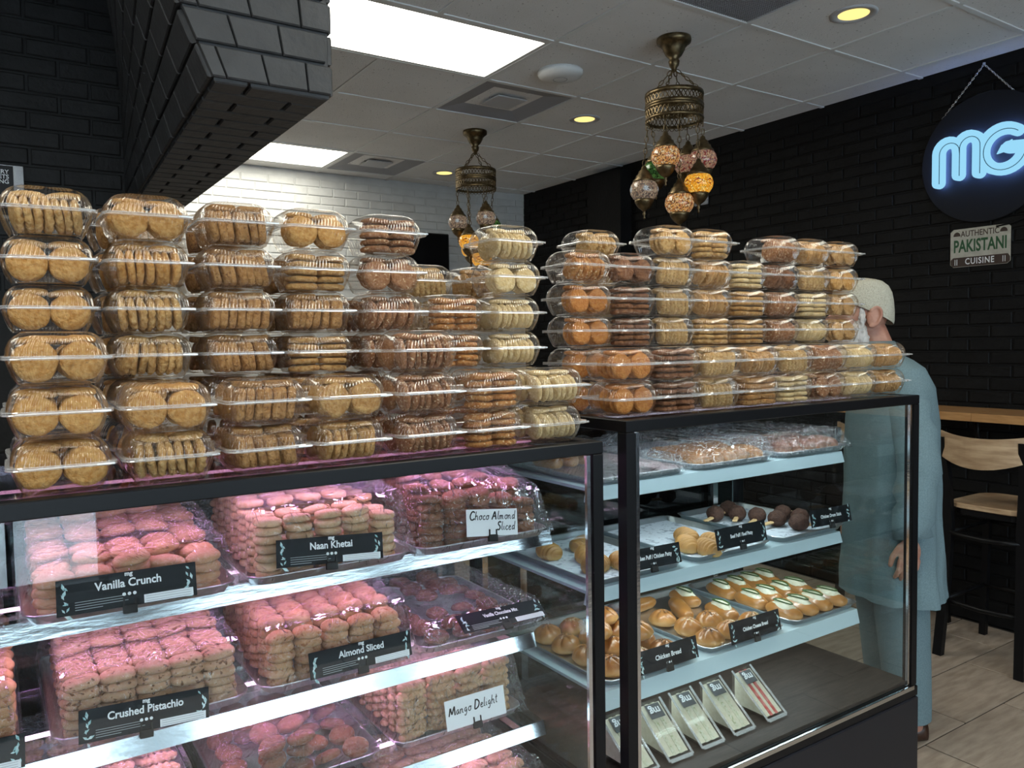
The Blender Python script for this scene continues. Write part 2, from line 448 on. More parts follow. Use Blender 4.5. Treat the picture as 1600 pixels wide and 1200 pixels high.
# ------------------------------------------------------------------ ceiling fixtures
M_tube = emit('fluorescent_diffuser', (1.0, 0.97, 0.84), TROFFER)
M_warm = emit('warm_downlight', (1.0, 0.78, 0.26), 1.35)
tlab = ['large bright rectangular ceiling light beside the black brick bulkhead', 'small looking rectangular ceiling light above the white brick wall',
        'rectangular ceiling light above the display cases out of view', 'rectangular ceiling light left of the camera out of view',
        'rectangular ceiling light behind the camera out of view', 'rectangular ceiling light far behind the camera at left']
for k, (a, b, c, d) in enumerate(lights):
    t = thing('ceiling_light', tlab[k], 'ceiling light', ((a + b) / 2, (c + d) / 2, CZ), group='rectangular ceiling lights')
    hw, hd = (b - a) / 2 - 0.012, (d - c) / 2 - 0.012
    fr = MB()
    fr.box(-hw, hw, -hd, -hd + 0.022, -0.004, 0.02).box(-hw, hw, hd - 0.022, hd, -0.004, 0.02)
    fr.box(-hw, -hw + 0.022, -hd + 0.022, hd - 0.022, -0.004, 0.02).box(hw - 0.022, hw, -hd + 0.022, hd - 0.022, -0.004, 0.02)
    fr.build('frame', M_tee, t)
    hw -= 0.022; hd -= 0.022
    # gently ribbed acrylic diffuser, two troughs
    rings = []
    for i in range(17):
        y = -hd + 2 * hd * i / 16
        z = 0.006 + 0.006 * abs(math.sin(2 * PI * i / 16))
        rings.append([(-hw, y, z), (hw, y, z)])
    MB().loft(rings, closed=False).build('diffuser', M_tube, t, True)
for k, (x, y) in enumerate([(3.178, 2.09), (3.178, 3.944), (3.16, 5.748)]):
    t = thing('downlight', ['round recessed downlight nearest the camera at upper right', 'round recessed downlight between the two lantern chandeliers', 'round recessed downlight farthest back near the white wall'][k], 'downlight', (x, y, CZ), group='recessed downlights')
    MB().lathe([(0.098, 0.0), (0.098, -0.004), (0.088, -0.007), (0.066, -0.004), (0.060, 0.012)], 40, caps=False).build('trim_ring', M_ventw, t, True)
    MB().lathe([(0.0005, -0.0025), (0.064, -0.0025), (0.064, 0.0)], 32, caps=False).build('lens', M_warm, t, True)
t = thing('ceiling_speaker', 'white round dome unit on ceiling beside the big light', 'access point', (2.523, 3.328, CZ))
MB().lathe([(0.118, 0), (0.118, -0.012), (0.110, -0.026), (0.085, -0.036), (0.045, -0.040), (0.001, -0.041)], 40).build('dome', M_tee, t, True)
MB().lathe([(0.034, -0.0415), (0.036, -0.0425), (0.038, -0.0415)], 30, caps=False).build('ring_mark', M_vent, t)
def vent(i, j, label, grille=False):
    cx = (xs[i] + xs[i + 1]) / 2; cy = (ys[j] + ys[j + 1]) / 2
    t = thing('ceiling_vent', label, 'air vent', (cx, cy, CZ), group='square ceiling vents')
    h = 0.29
    if grille:
        MB().box(-h, h, -h, h, 0.008, 0.02).build('backing', M_blackmatte, t)
        g = MB()
        for k in range(48):
            x = -h + 2 * h * (k + 0.5) / 48
            g.box(x - 0.0022, x + 0.0022, -h, h, -0.001, 0.006)
            g.box(-h, h, x - 0.0022, x + 0.0022, -0.0005, 0.0055)
        tag(g.build('perforated_mesh', M_vent, t), kind='stuff')
    else:
        MB().loft([[(-h, -h, 0), (h, -h, 0), (h, h, 0), (-h, h, 0)], [(-h + .02, -h + .02, 0.002), (h - .02, -h + .02, 0.002), (h - .02, h - .02, 0.002), (-h + .02, h - .02, 0.002)],
                   [(-.11, -.11, 0.03), (.11, -.11, 0.03), (.11, .11, 0.03), (-.11, .11, 0.03)]], False, True).build('cone', M_vent, t)
        MB().bbox(-0.10, 0.10, -0.10, 0.10, 0.000, 0.008, 0.003).build('centre_plate', M_ventw, t)
        for sx in (-1, 1):
            MB().box(sx * 0.09 - 0.004, sx * 0.09 + 0.004, -0.004, 0.004, 0.008, 0.032).build('stem', M_vent, t)
vent(8, 10, 'grey square ceiling diffuser with small centre plate beside the big light')
vent(8, 13, 'grey square ceiling diffuser beside the far light over white wall')
vent(8, 7, 'dark perforated square return grille at the top edge', True)

# ------------------------------------------------------------------ display cases
YF = 1.35; DEP = 0.72
def area(parent, loc, sx, sy, power, col, rot=(0, 0, 0)):
    l = bpy.data.lights.new('led_light', 'AREA'); l.shape = 'RECTANGLE'; l.size = sx; l.size_y = sy
    l.energy = power; l.color = col
    o = bpy.data.objects.new('led_light', l); COL.objects.link(o); o.parent = parent; o.location = loc; o.rotation_euler = rot
    return o
def display_case(label, X0, X1, zt, zb, shelves, lipmat, lipdark, ledcol, ledpow, m_led):
    w = X1 - X0; cx = (X0 + X1) / 2; h = w / 2
    t = thing('display_case', label, 'display case', (cx, YF, 0))
    # base cabinet
    MB().bbox(-h + 0.0, h - 0.0, -0.006, DEP, 0.06, zb - 0.035, 0.004).build('base_cabinet', M_blackp, t)
    MB().box(-h + 0.04, h - 0.04, 0.05, DEP - 0.04, 0.0, 0.062).build('plinth', M_blackmatte, t)
    MB().bbox(-h, h, -0.004, DEP, zb - 0.034, zb, 0.003).build('base_rail', M_blackm, t)
    MB().bbox(-h + 0.02, h - 0.02, -0.0055, 0.002, zb - 0.010, zb + 0.004, 0.001).build('sill_trim', M_chrome, t)
    MB().box(-h + 0.012, h - 0.012, 0.02, DEP - 0.02, zb, zb + 0.012).build('deck', M_deck, t)
    # posts
    for sx in (-1, 1):
        for (y0, y1) in ((0.0, 0.03), (DEP - 0.03, DEP)):
            x0 = sx * h - (0.028 if sx > 0 else 0)
            MB().bbox(x0, x0 + 0.028, y0, y1, zb, zt - 0.028, 0.002).build('post', M_blackm, t)
        xa = sx * (h - 0.038)
        MB().box(xa - 0.005, xa + 0.005, 0.004, 0.012, zb + 0.004, zt - 0.03).build('post_trim', M_chrome, t)
    # top frame and glass
    MB().bbox(-h, h, 0, 0.032, zt - 0.028, zt, 0.002).build('top_rail', M_blackm, t)
    MB().bbox(-h, h, DEP - 0.032, DEP, zt - 0.028, zt, 0.002).build('top_rail', M_blackm, t)
    for sx in (-1, 1):
        x0 = -h if sx < 0 else h - 0.03
        MB().bbox(x0, x0 + 0.03, 0.032, DEP - 0.032, zt - 0.028, zt, 0.002).build('top_rail', M_blackm, t)
    MB().box(-h + 0.03, h - 0.03, 0.032, DEP - 0.032, zt - 0.008, zt - 0.001).build('top_panel', M_topglass, t)
    MB().box(-h + 0.028, h - 0.028, 0.006, 0.010, zb + 0.006, zt - 0.028).build('front_pane', M_glass, t)
    for sx in (-1, 1):
        xa = sx * (h - 0.012)
        MB().box(xa - 0.002, xa + 0.002, 0.03, DEP - 0.03, zb + 0.012, zt - 0.028).build('side_pane', M_glass, t)
    for k in range(2):
        xa = -h + 0.028 + k * (h - 0.04); xb = xa + h - 0.016; y = DEP - 0.026 + 0.012 * k
        d = MB().box(xa + 0.02, xb - 0.02, y, y + 0.004, zb + 0.03, zt - 0.05).build('sliding_door', M_doorglass, t)
        f = MB()
        f.box(xa, xa + 0.02, y - 0.003, y + 0.007, zb + 0.012, zt - 0.03).box(xb - 0.02, xb, y - 0.003, y + 0.007, zb + 0.012, zt - 0.03)
        f.box(xa + 0.02, xb - 0.02, y - 0.003, y + 0.007, zb + 0.012, zb + 0.03).box(xa + 0.02, xb - 0.02, y - 0.003, y + 0.007, zt - 0.05, zt - 0.03)
        f.build('door_frame', M_chrome, d)
    for sx in (-0.36, 0.36):
        MB().box(sx * w - 0.012, sx * w + 0.012, DEP - 0.044, DEP - 0.032, zb + 0.012, zt - 0.03).build('shelf_standard', M_chrome, t)
    # LED strip under the top and under each shelf
    def led(y, z, x0, x1, p):
        MB().box(x0, x1, y - 0.006, y + 0.006, z - 0.004, z).build('led_strip', m_led, t)
        area(t, ((x0 + x1) / 2, y, z - 0.006), x1 - x0, 0.012, p, ledcol, (math.radians(-8), 0, 0))
    led(0.20, zt - 0.012, -h + 0.06, h - 0.06, ledpow)
    for k, (z, yf, lh, xl, xr, p) in enumerate(shelves):
        xl -= cx; xr -= cx; yf -= YF
        s = MB().box(xl, xr, yf + 0.004, DEP - 0.06, z - 0.008, z).build('shelf', M_shelfglass if lipdark else M_lip, t)
        l = MB()
        l.loft([[(x, yf + 0.014, z - lh), (x, yf, z - lh), (x, yf - 0.010, z - lh + 0.004), (x, yf, z), (x, yf + 0.004, z)] for x in (xl, xr)], True, True)
        l.build('shelf_lip', lipmat, s)
        for xx in (xl + 0.05, xr - 0.05):
            MB().box(xx - 0.004, xx + 0.004, yf + 0.02, DEP - 0.05, z - 0.026, z - 0.008).build('bracket', M_chrome, s)
        led(yf + 0.13, z - 0.010, xl + 0.04, xr - 0.04, ledpow * p)
    return t
M_ledp = emit('pink_led', (1.0, 0.55, 0.78), 6.0)
M_ledw = emit('cool_led', (0.85, 0.96, 1.0), 6.0)
Z1, Z2 = 1.28, 1.32
SA, SB, SC = 1.058, 0.815, 0.615
case1 = display_case('lower black glass display case at left glowing pink inside', -0.70, 1.13, Z1, 0.40,
    [(SA, 1.50, 0.036, -0.66, 1.09, 0.8), (SB, 1.515, 0.036, -0.66, 1.05, 0.8), (SC, 1.48, 0.034, -0.66, 1.05, 0.8)], M_chrome, True, PINK, LED_PINK, M_ledp)
case2 = display_case('taller black glass display case at right with cool white shelves', 1.199, 2.408, Z2, 0.40,
    [(1.133, 1.545, 0.038, 1.24, 2.30, 0.8), (0.868, 1.55, 0.038, 1.24, 2.30, 0.8), (0.62, 1.50, 0.048, 1.24, 2.32, 0.8)], M_lip, False, COOL, LED_COOL, M_ledw)

# ------------------------------------------------------------------ cookie shapes
def fbm(p, s, seed=0.0):
    return noise.noise(Vector((p[0] * s + seed, p[1] * s - seed, p[2] * s + 2 * seed)))
def bumpy(mb, amp, s, seed):
    out = []
    for p in mb.v:
        q = Vector(p); l = q.length or 1
        out.append(tuple(q + q / l * amp * fbm(p, s, seed)))
    mb.v = out
    return mb
def disc_cookie(name, r, t, m, seed, dome=0.35, sx=1.0, sy=1.0, amp=0.0030, seg=26, ridges=0, ramp=0.0, square=0.0):
    prof = [(0.02, 0), (0.55, 0), (0.88, 0.04), (0.98, 0.22), (1.0, 0.45), (0.94, 0.72), (0.78, 0.72 + dome * 0.45), (0.5, 0.72 + dome * 0.8), (0.25, 0.72 + dome * 0.95), (0.02, 0.72 + dome)]
    rings = []
    for a, z in prof:
        rg = []
        for i in range(seg):
            th = 2 * PI * i / seg
            q = 1.0
            if square: q = 1 / ((abs(math.cos(th)) ** 4 + abs(math.sin(th)) ** 4) ** 0.25) * square + (1 - square)
            zz = z * t
            if ridges and z > 0.2: zz += ramp * math.cos(ridges * th + 5 * a); q *= 1 + 0.02 * math.cos(ridges * th + 5 * a)
            rg.append((r * a * q * sx * math.cos(th), r * a * q * sy * math.sin(th), zz - t * 0.5))
        rings.append(rg)
    mb = MB().loft(rings, True, True)
    return bumpy(mb, amp, 70, seed).mesh(name, m, True)
def slab_cookie(name, lx, ly, lz, m, seed, amp=0.0018, r=0.35):
    """biscotti slice: rounded block"""
    rings = []
    for k in range(7):
        a = -1 + 2 * k / 6
        q = math.sqrt(max(0.0, 1 - abs(a) ** 6)) * 0.18 + 0.82
        if abs(a) == 1: q = 0.86
        rings.append([(p[0], p[1], a * lz / 2) for p, n in rrect(lx / 2 * q, ly / 2 * q, min(lx, ly) * r * 0.5, 20)])
    return bumpy(MB().loft(rings, True, True), amp, 75, seed).mesh(name, m, True)
def swirl_finger(name, lx, ly, lz, m, seed, n=7, amp=0.0016, K=22, ridge=0.10):
    """piped cookie with slanted ridges"""
    rings = []
    for k in range(K + 1):
        a = -PI / 2 + PI * k / K
        q = max(math.cos(a), 0.05) ** 0.6
        x = lx / 2 * math.sin(a)
        rg = []
        for i in range(20):
            th = 2 * PI * i / 20
            rr = 1 + ridge * math.sin(n * x / lx * 2 * PI + 2.0 * math.cos(th))
            rg.append((x, ly / 2 * q * rr * math.cos(th), lz / 2 * q * rr * math.sin(th)))
        rings.append(rg)
    return bumpy(MB().loft(rings, True, True), amp, 80, seed).mesh(name, m, True)

def cmat(name, a, b, speck=None, rough=0.75, **k):
    return mat(name, a, rough, var=b, vscale=110, bump=0.005, bscale=190, rnd=0.12, speck=speck, sscale=170, sth=0.64, spec=0.25, **k)
MC = dict(
    golden=cmat('golden_crumb', (0.46, 0.215, 0.055), (0.62, 0.36, 0.13)),
    wheat=cmat('wheat_crumb', (0.44, 0.235, 0.075), (0.62, 0.4, 0.17)),
    biscotti=cmat('toasted_biscotti', (0.44, 0.24, 0.09), (0.30, 0.14, 0.045), speck=(0.22, 0.10, 0.035)),
    oat=cmat('oat_crumb', (0.54, 0.33, 0.13), (0.38, 0.185, 0.055)),
    brown=cmat('reddish_brown_crumb', (0.27, 0.11, 0.045), (0.38, 0.19, 0.095), speck=(0.68, 0.50, 0.30)),
    almond=cmat('almond_orange_crumb', (0.5, 0.245, 0.08), (0.36, 0.13, 0.035), speck=(0.74, 0.55, 0.32)),
    cream=cmat('cream_crumb', (0.6, 0.42, 0.19), (0.7, 0.54, 0.3)),
    rust=cmat('rusty_orange_crumb', (0.42, 0.145, 0.03), (0.53, 0.23, 0.06)),
    cocoa=cmat('cocoa_crumb', (0.16, 0.064, 0.028), (0.27, 0.125, 0.06)),
    sand=cmat('sandy_crumb', (0.54, 0.36, 0.16), (0.42, 0.24, 0.09)),
    tan=cmat('tan_crumb', (0.44, 0.225, 0.075), (0.58, 0.35, 0.15)),
)
KIND = {}
def kind(key, name, words, maker):
    KIND[key] = dict(name=name, words=words, meshes=[maker(s) for s in (1.3, 5.7, 9.1)])
kind('golden', 'round_cookie', 'golden crumbly round cookie', lambda s: disc_cookie('round_cookie', 0.0322, 0.0150, MC['golden'], s, amp=0.0028))
kind('wheat', 'ridged_cookie', 'wheat coloured ridged cookie', lambda s: disc_cookie('ridged_cookie', 0.0315, 0.0145, MC['wheat'], s, ridges=11, ramp=0.0011, seg=44))
kind('biscotti', 'biscotti_slice', 'toasted biscotti slice', lambda s: slab_cookie('biscotti_slice', 0.060, 0.054, 0.0150, MC['biscotti'], s))
kind('oat', 'oat_cookie', 'pale brown oat cookie', lambda s: disc_cookie('oat_cookie', 0.0310, 0.0150, MC['oat'], s, dome=0.2, square=0.5))
kind('brown', 'nut_cookie', 'reddish brown nutty cookie', lambda s: disc_cookie('nut_cookie', 0.0320, 0.0140, MC['brown'], s, dome=0.3))
kind('almond', 'almond_cookie', 'orange almond cookie', lambda s: disc_cookie('almond_cookie', 0.0305, 0.0145, MC['almond'], s, amp=0.003))
kind('cream', 'shortbread_cookie', 'pale cream shortbread cookie', lambda s: disc_cookie('shortbread_cookie', 0.0305, 0.0145, MC['cream'], s, dome=0.25, amp=0.0020))
kind('rust', 'sugar_cookie', 'rusty orange sugar cookie', lambda s: disc_cookie('sugar_cookie', 0.0322, 0.0140, MC['rust'], s, dome=0.2, amp=0.0018))
kind('cocoa', 'cocoa_cookie', 'dark cocoa ridged cookie', lambda s: disc_cookie('cocoa_cookie', 0.0310, 0.0140, MC['cocoa'], s, ridges=12, ramp=0.001, seg=48))
kind('sand', 'piped_cookie', 'sandy piped swirl cookie', lambda s: swirl_finger('piped_cookie', 0.062, 0.034, 0.020, MC['sand'], s))
kind('tan', 'butter_cookie', 'tan butter cookie', lambda s: disc_cookie('butter_cookie', 0.0312, 0.0145, MC['tan'], s, dome=0.3, ridges=14, ramp=0.0007, seg=42))

def place(me, name, T, label, cat, group):
    o = bpy.data.objects.new(name, me); COL.objects.link(o)
    o.matrix_world = T
    o['label'] = label; o['category'] = cat; o['group'] = group
    return o
def rot(ax, d): return Matrix.Rotation(math.radians(d), 4, ax)
U = random.uniform

# ------------------------------------------------------------------ clamshell box
PITCH = 0.083
def make_box():
    t = thing('clamshell_box', 'x', 'cookie box')
    n = 432; flutes = 72
    def ring(a, z, r, amp):
        out = []
        for i, (p, nn) in enumerate(rrect(a, a, r, n)):
            k = amp * math.cos(2 * PI * flutes * i / n)
            out.append((p[0] + nn[0] * k, p[1] + nn[1] * k, z))
        return out
    A = 0.0017
    MB().loft([ring(0.046, 0.0035, 0.02, 0), ring(0.050, 0.0008, 0.022, 0.0), ring(0.0545, 0.002, 0.024, A * .6), ring(0.0595, 0.013, 0.026, A), ring(0.064, 0.026, 0.028, A), ring(0.0675, 0.038, 0.030, A * .8), ring(0.0690, 0.0405, 0.030, 0)], True, False).build('base', M_plastic, t, True)
    MB().loft([ring(0.0690, 0.0435, 0.030, 0), ring(0.0680, 0.046, 0.030, A * .8), ring(0.0660, 0.058, 0.030, A), ring(0.0615, 0.069, 0.030, A), ring(0.0560, 0.076, 0.029, A * .7), ring(0.0500, 0.0805, 0.027, A * .3), ring(0.0460, 0.0822, 0.024, 0), ring(0.0420, 0.0815, 0.02, 0)], False, True).build('lid', M_plastic, t, True)
    m = 96
    def fr(a, z, r): return [(p[0], p[1], z) for p, nn in rrect(a, a, r, m)]
    rim = MB().loft([fr(0.0688, 0.0395, 0.030), fr(0.0752, 0.0392, 0.022), fr(0.0762, 0.0404, 0.022), fr(0.0755, 0.0417, 0.022), fr(0.0735, 0.0419, 0.022), fr(0.0735, 0.0427, 0.022), fr(0.0757, 0.0430, 0.022), fr(0.0762, 0.0443, 0.022), fr(0.0752, 0.0456, 0.022), fr(0.0688, 0.0452, 0.030)])
    rim.bbox(0.045, 0.070, -0.0785, -0.0745, 0.0405, 0.0445, 0.001)
    rim.build('rim', M_rim, t, False)
    return t
box0 = make_box()
used_box = [False]
POS = ['bottom', 'second', 'third', 'fourth', 'fifth', 'top', 'seventh']
n_cookies = 0
def fill(kd, typ, T, label, group, level):
    """level: 2 everything, 1 what the front shows, 0 a few that show through the gaps"""
    global n_cookies
    K = KIND[kd]; L = []
    flat = kd not in ('biscotti', 'sand')
    if typ == 'A':        # faces to the front
        for x in (-0.0318, 0.0318):
            for j, y in enumerate((-0.043, -0.027, -0.010, 0.008)):
                if j >= (2, 3, 4)[level]: break
                L.append(Matrix.Translation((x * U(.94, 1.0), y + U(-.001, .001), 0.0370 + U(-.001, .001))) @ rot('X', 90 + U(-9, -3)) @ rot('Z', U(0, 360)))
        tops = [(-0.027, -0.014), (0.028, -0.010), (0.0, 0.022)]
        if level: L += [Matrix.Translation((x, y, 0.0705 + U(-.001, .0005))) @ rot('X', U(-4, 4)) @ rot('Y', U(-4, 4)) @ Matrix.Scale(0.88, 4) for x, y in tops[:2 + (level > 1)]]
    elif typ == 'B':      # a leaning row on edge
        n = 7; lean = U(4, 11) * random.choice((-1, 1))
        for i in range(n):
            x = -0.0445 + 0.0890 * i / (n - 1)
            if level == 0 and i % 2: continue
            M = Matrix.Translation((x, -0.026 + U(-.002, .001), 0.0362)) @ rot('Y', lean + U(-5, 5)) @ rot('Z', U(-11, 11)) @ rot('Y', 90 + 180 * (i % 3 == 1))
            if kd == 'sand': M = Matrix.Translation((x, -0.030, 0.0345)) @ rot('Y', lean) @ rot('Z', 90) @ rot('Y', 88) @ rot('X', 90)
            L.append(M)
            if (level == 2 and i % 2 == 0) or (level == 1 and T.translation.x < 1.12 and T.translation.y > 1.5 and i in (1, 5)):
                L.append(Matrix.Translation((x, 0.033, 0.0350)) @ rot('Y', lean) @ rot('Y', 90))
        if level: L += [Matrix.Translation((x, U(-.02, -.008), 0.0705)) @ rot('X', U(-4, 4)) @ rot('Y', U(-4, 4)) @ rot('Z', U(-20, 20)) @ Matrix.Scale(0.88, 4) for x in (-0.026, 0.027)]
    else:                 # lying in little stacks
        for x in (-0.0295, 0.0300):
            for j in range(5):
                if level == 0 and j % 2: continue
                L.append(Matrix.Translation((x + U(-.0015, .0015), -0.0265 + U(-.001, .001), 0.0105 + 0.0143 * j)) @ rot('X', U(-2, 2)) @ rot('Y', U(-3, 3)) @ rot('Z', U(-10, 10)))
        if level == 2:
            for j in range(4): L.append(Matrix.Translation((U(-.01, .01), 0.033, 0.0105 + 0.0143 * j)))
    for M in L:
        place(random.choice(K['meshes']), K['name'], T @ M @ Matrix.Scale(0.965, 4), label, 'cookie', group); n_cookies += 1

def stack(x, y, z0, spec, where, side, rowno, colno, nrow):
    """spec: list of (kind, type, level) from the bottom up; where e.g. 'front'"""
    n = len(spec)
    for k, (kd, typ, lv) in enumerate(spec):
        r = box0 if not used_box[0] else copy_tree(box0)
        used_box[0] = True
        dx, dy = U(-.002, .002), U(-.003, .003)
        r.location = (x + dx, y + dy, z0 + PITCH * k + 0.0005)
        r.rotation_euler = (0, 0, math.radians(U(-2, 2)))
        T = Matrix.Translation(r.location) @ Matrix.Rotation(r.rotation_euler.z, 4, 'Z')
        pos = 'top' if k == n - 1 else 'bottom' if k == 0 else ORD[k] + '-lowest'
        place_words = f'{pos} box of {ORD[colno]} {where} stack, {side} case'
        w = KIND[kd]['words']
        tag(r, f'clear clamshell of {w}s, {place_words}', 'cookie box', f'cookie clamshells on the {side} case')
        fill(kd, typ, T, f'{w} inside {place_words}', f'cookies in the {place_words}', lv)

G = 'golden'
FX = [0.087, 0.245, 0.404, 0.562, 0.722, 0.880, 1.040]
YR1, YR2, YR3 = 1.448, 1.610, 1.772
front1 = [
    [(G, 'A', 2), (G, 'A', 2), (G, 'A', 2)],
    [('wheat', 'B', 2), (G, 'A', 2)],
    [('biscotti', 'B', 2), ('biscotti', 'B', 2)],
    [('oat', 'B', 2), ('oat', 'A', 2)],
    [('brown', 'B', 2), ('brown', 'B', 2), ('brown', 'B', 2)],
    [('almond', 'C', 2), ('almond', 'C', 2)],
    [('cream', 'B', 2), ('cream', 'B', 2)]]
back1 = [
    [(G, 'A', 0), (G, 'A', 0), (G, 'A', 1), (G, 'A', 1), (G, 'A', 1), ('wheat', 'B', 1)],
    [(G, 'A', 0), ('wheat', 'B', 1), ('wheat', 'B', 1), ('wheat', 'B', 1), (G, 'B', 1), (G, 'A', 1)],
    [('biscotti', 'B', 0), ('biscotti', 'B', 0), ('biscotti', 'B', 1), ('biscotti', 'B', 1), ('biscotti', 'B', 1), ('biscotti', 'B', 1)],
    [('oat', 'C', 0), ('oat', 'C', 1), ('oat', 'C', 1), ('biscotti', 'B', 1), ('oat', 'C', 1), ('golden', 'A', 1)],
    [('brown', 'A', 0), ('brown', 'B', 0), ('brown', 'B', 1), ('brown', 'B', 1), ('brown', 'A', 1), ('brown', 'C', 1)],
    [('almond', 'C', 0), ('almond', 'B', 0), ('almond', 'C', 1), ('almond', 'C', 1)],
    [('cream', 'B', 0), ('cream', 'B', 1), ('cream', 'B', 1), ('cream', 'B', 1), ('cream', 'A', 1), ('cream', 'B', 1)]]
for c in range(7): stack(FX[c], YR1, Z1, front1[c], 'front', 'left', 0, c, 0)
for c in range(7): stack(FX[c] + 0.004, YR2, Z1, back1[c], 'middle', 'left', 1, c, 0)
third1 = [(0.240, G, 6), (0.404, 'biscotti', 6), (0.566, 'biscotti', 5), (0.728, 'brown', 4), (0.900, 'sand', 5)]
for q, (tx, kd, n) in enumerate(third1):
    stack(tx, YR3 + 0.01, Z1, [(kd, 'B', 0)] + [(kd, 'B', 1)] * (n - 1), 'rear', 'left', 2, q, 0)
stack(1.066, YR3 + 0.01, Z1, [('sand', 'B', 0)] * 3 + [('sand', 'B', 1), ('tan', 'B', 1)], 'rear', 'left', 2, 5, 0)

BX = [1.288 + 0.1545 * k for k in range(8)]
front2 = [
    [('rust', 'A', 2), ('rust', 'A', 2)], [('cocoa', 'C', 2), ('cocoa', 'C', 2)], [('sand', 'B', 2), ('sand', 'B', 2)], [('biscotti', 'C', 1), ('tan', 'B', 1)],
    [('cream', 'C', 1), ('sand', 'B', 1)], [('brown', 'A', 1), ('brown', 'B', 1)], [('cream', 'B', 1), ('cream', 'B', 1)], [('tan', 'B', 1), ('tan', 'B', 1)]]
back2 = [
    [('rust', 'A', 0), ('rust', 'A', 1), ('rust', 'A', 1), ('rust', 'A', 1), ('almond', 'B', 1)],
    [('cocoa', 'C', 0), ('cocoa', 'C', 0), ('cocoa', 'C', 1), ('cocoa', 'C', 1), ('cocoa', 'A', 1)],
    [('sand', 'B', 0), ('sand', 'B', 0), ('sand', 'B', 1), ('sand', 'B', 1), ('sand', 'B', 1), ('wheat', 'A', 1)],
    [('tan', 'C', 0), ('tan', 'C', 0), ('wheat', 'C', 1), ('tan', 'B', 1), ('tan', 'B', 1), ('wheat', 'C', 1)],
    [('oat', 'C', 0), ('oat', 'C', 0), ('oat', 'C', 1), ('oat', 'C', 1), ('cream', 'C', 1)],
    [('brown', 'B', 0), ('brown', 'B', 0), ('brown', 'B', 1), ('brown', 'B', 1), ('cocoa', 'B', 1), ('brown', 'B', 1)],
    [('cream', 'C', 0), ('cream', 'C', 0), ('cream', 'B', 1), ('cream', 'C', 1), ('sand', 'B', 1), ('tan', 'B', 1)],
    [('tan', 'B', 0), ('tan', 'B', 0), ('tan', 'A', 1), ('tan', 'A', 1), ('golden', 'A', 1), ('tan', 'A', 1)]]
for c in range(8): stack(BX[c], 1.470, Z2, front2[c], 'front', 'right', 0, c, 0)
for c in range(8): stack(BX[c], 1.632, Z2, back2[c], 'middle', 'right', 1, c, 0)
stack(BX[1] + 0.02, 1.795, Z2, [('wheat', 'B', 0)] * 4 + [('wheat', 'B', 1)] * 2, 'rear', 'right', 2, 0, 0)
stack(BX[4] + 0.05, 1.795, Z2, [('oat', 'B', 0)] * 4 + [('oat', 'B', 1)] * 1, 'rear', 'right', 2, 1, 0)

# ------------------------------------------------------------------ trays
def tray(cx, yf, z, w, d, label, group, name='baking_tray'):
    n = 64
    def rg(ins, zz, r): return [(p[0] + cx, p[1] + yf + d / 2, z + zz) for p, nn in rrect(w / 2 - ins, d / 2 - ins, r, n)]
    t = MB().loft([rg(0.016, 0.0022, 0.022), rg(0.014, 0.003, 0.024), rg(0.006, 0.017, 0.028), rg(0.002, 0.0195, 0.03), rg(0.0, 0.0190, 0.03), rg(0.0, 0.0165, 0.03), rg(0.0035, 0.0165, 0.03), rg(0.013, 0.0005, 0.024)], True, True).build(name, M_alu, None, True)
    return tag(t, label, 'tray', group)

def wrap(cx, yf, z, w, d, hfun, label, group, m=None, seed=0.0, over=0.012):
    """cling film pulled over a tray: a creased sheet that follows the heap and folds down past the rim"""
    nx, ny = 64, 72
    vs = []; fs = []
    for j in range(ny + 1):
        for i in range(nx + 1):
            u = -1 + 2 * i / nx; v = -1 + 2 * j / ny
            e = max(abs(u), abs(v))
            x = cx + u * (w / 2 + 0.004); y = yf + d / 2 + v * (d / 2 + 0.004)
            h = hfun((u + 1) / 2, (v + 1) / 2)
            edge = min(1.0, (1 - e) / 0.13)
            edge = edge * edge * (3 - 2 * edge)
            zz = 0.0225 + (h - 0.0225 + 0.016) * edge if h > 0.02 else 0.0225
            a = math.atan2(v, u)
            pleat = 0.0045 * math.sin(a * 23 + 3 * fbm((x, y, 0), 9, seed)) * (1 - abs(2 * min(1, (1 - e) / 0.5) - 1))
            zz += pleat + 0.004 * fbm((x * 1.7, y, 0), 45, seed) * edge
            zz = max(zz, 0.0215)
            if e > 0.985: zz = 0.010
            k = 1.0 if e < 0.95 else 1.0 + 0.012
            vs.append((cx + (x - cx) * k, yf + d / 2 + (y - yf - d / 2) * k, z + zz))
    for j in range(ny):
        for i in range(nx):
            a = j * (nx + 1) + i; fs.append((a, a + 1, a + nx + 2, a + nx + 1))
    o = MB().add(vs, fs).build('cling_wrap', m or M_wrap, None, True)
    return tag(o, label, 'plastic wrap', group)

def heap(meshes, name, cx, yf, z, w, d, nx, ny, lh, layers, label, group, tilt=5, yaw=8, jit=0.002, turn=0, cat='cookie', keep=None):
    """rows of stacked cookies; hidden inner ones are left out"""
    cnt = 0
    for j in range(ny):
        for i in range(nx):
            nl = layers(i / max(1, nx - 1), j / max(1, ny - 1))
            for k in range(nl):
                outer = i == 0 or j == 0 or i == nx - 1 or k == nl - 1
                if not outer and k % 3 != 2: continue
                if i == nx - 1 and j > 1 and k < nl - 2 and k % 2 == 0: continue
                x = cx - w / 2 + w * (i + 0.5) / nx + U(-jit, jit); y = yf + d * (j + 0.5) / ny + U(-jit, jit)
                tl = tilt * (1.7 if k == nl - 1 else 1)
                M = Matrix.Translation((x, y, z + lh * (k + 0.5))) @ rot('X', U(-tl, tl)) @ rot('Y', U(-tl, tl)) @ rot('Z', turn + U(-yaw, yaw)) @ Matrix.Diagonal((1.09, 1.06, 1.02, 1))
                place(random.choice(meshes), name, M, label, cat, group); cnt += 1
    return cnt

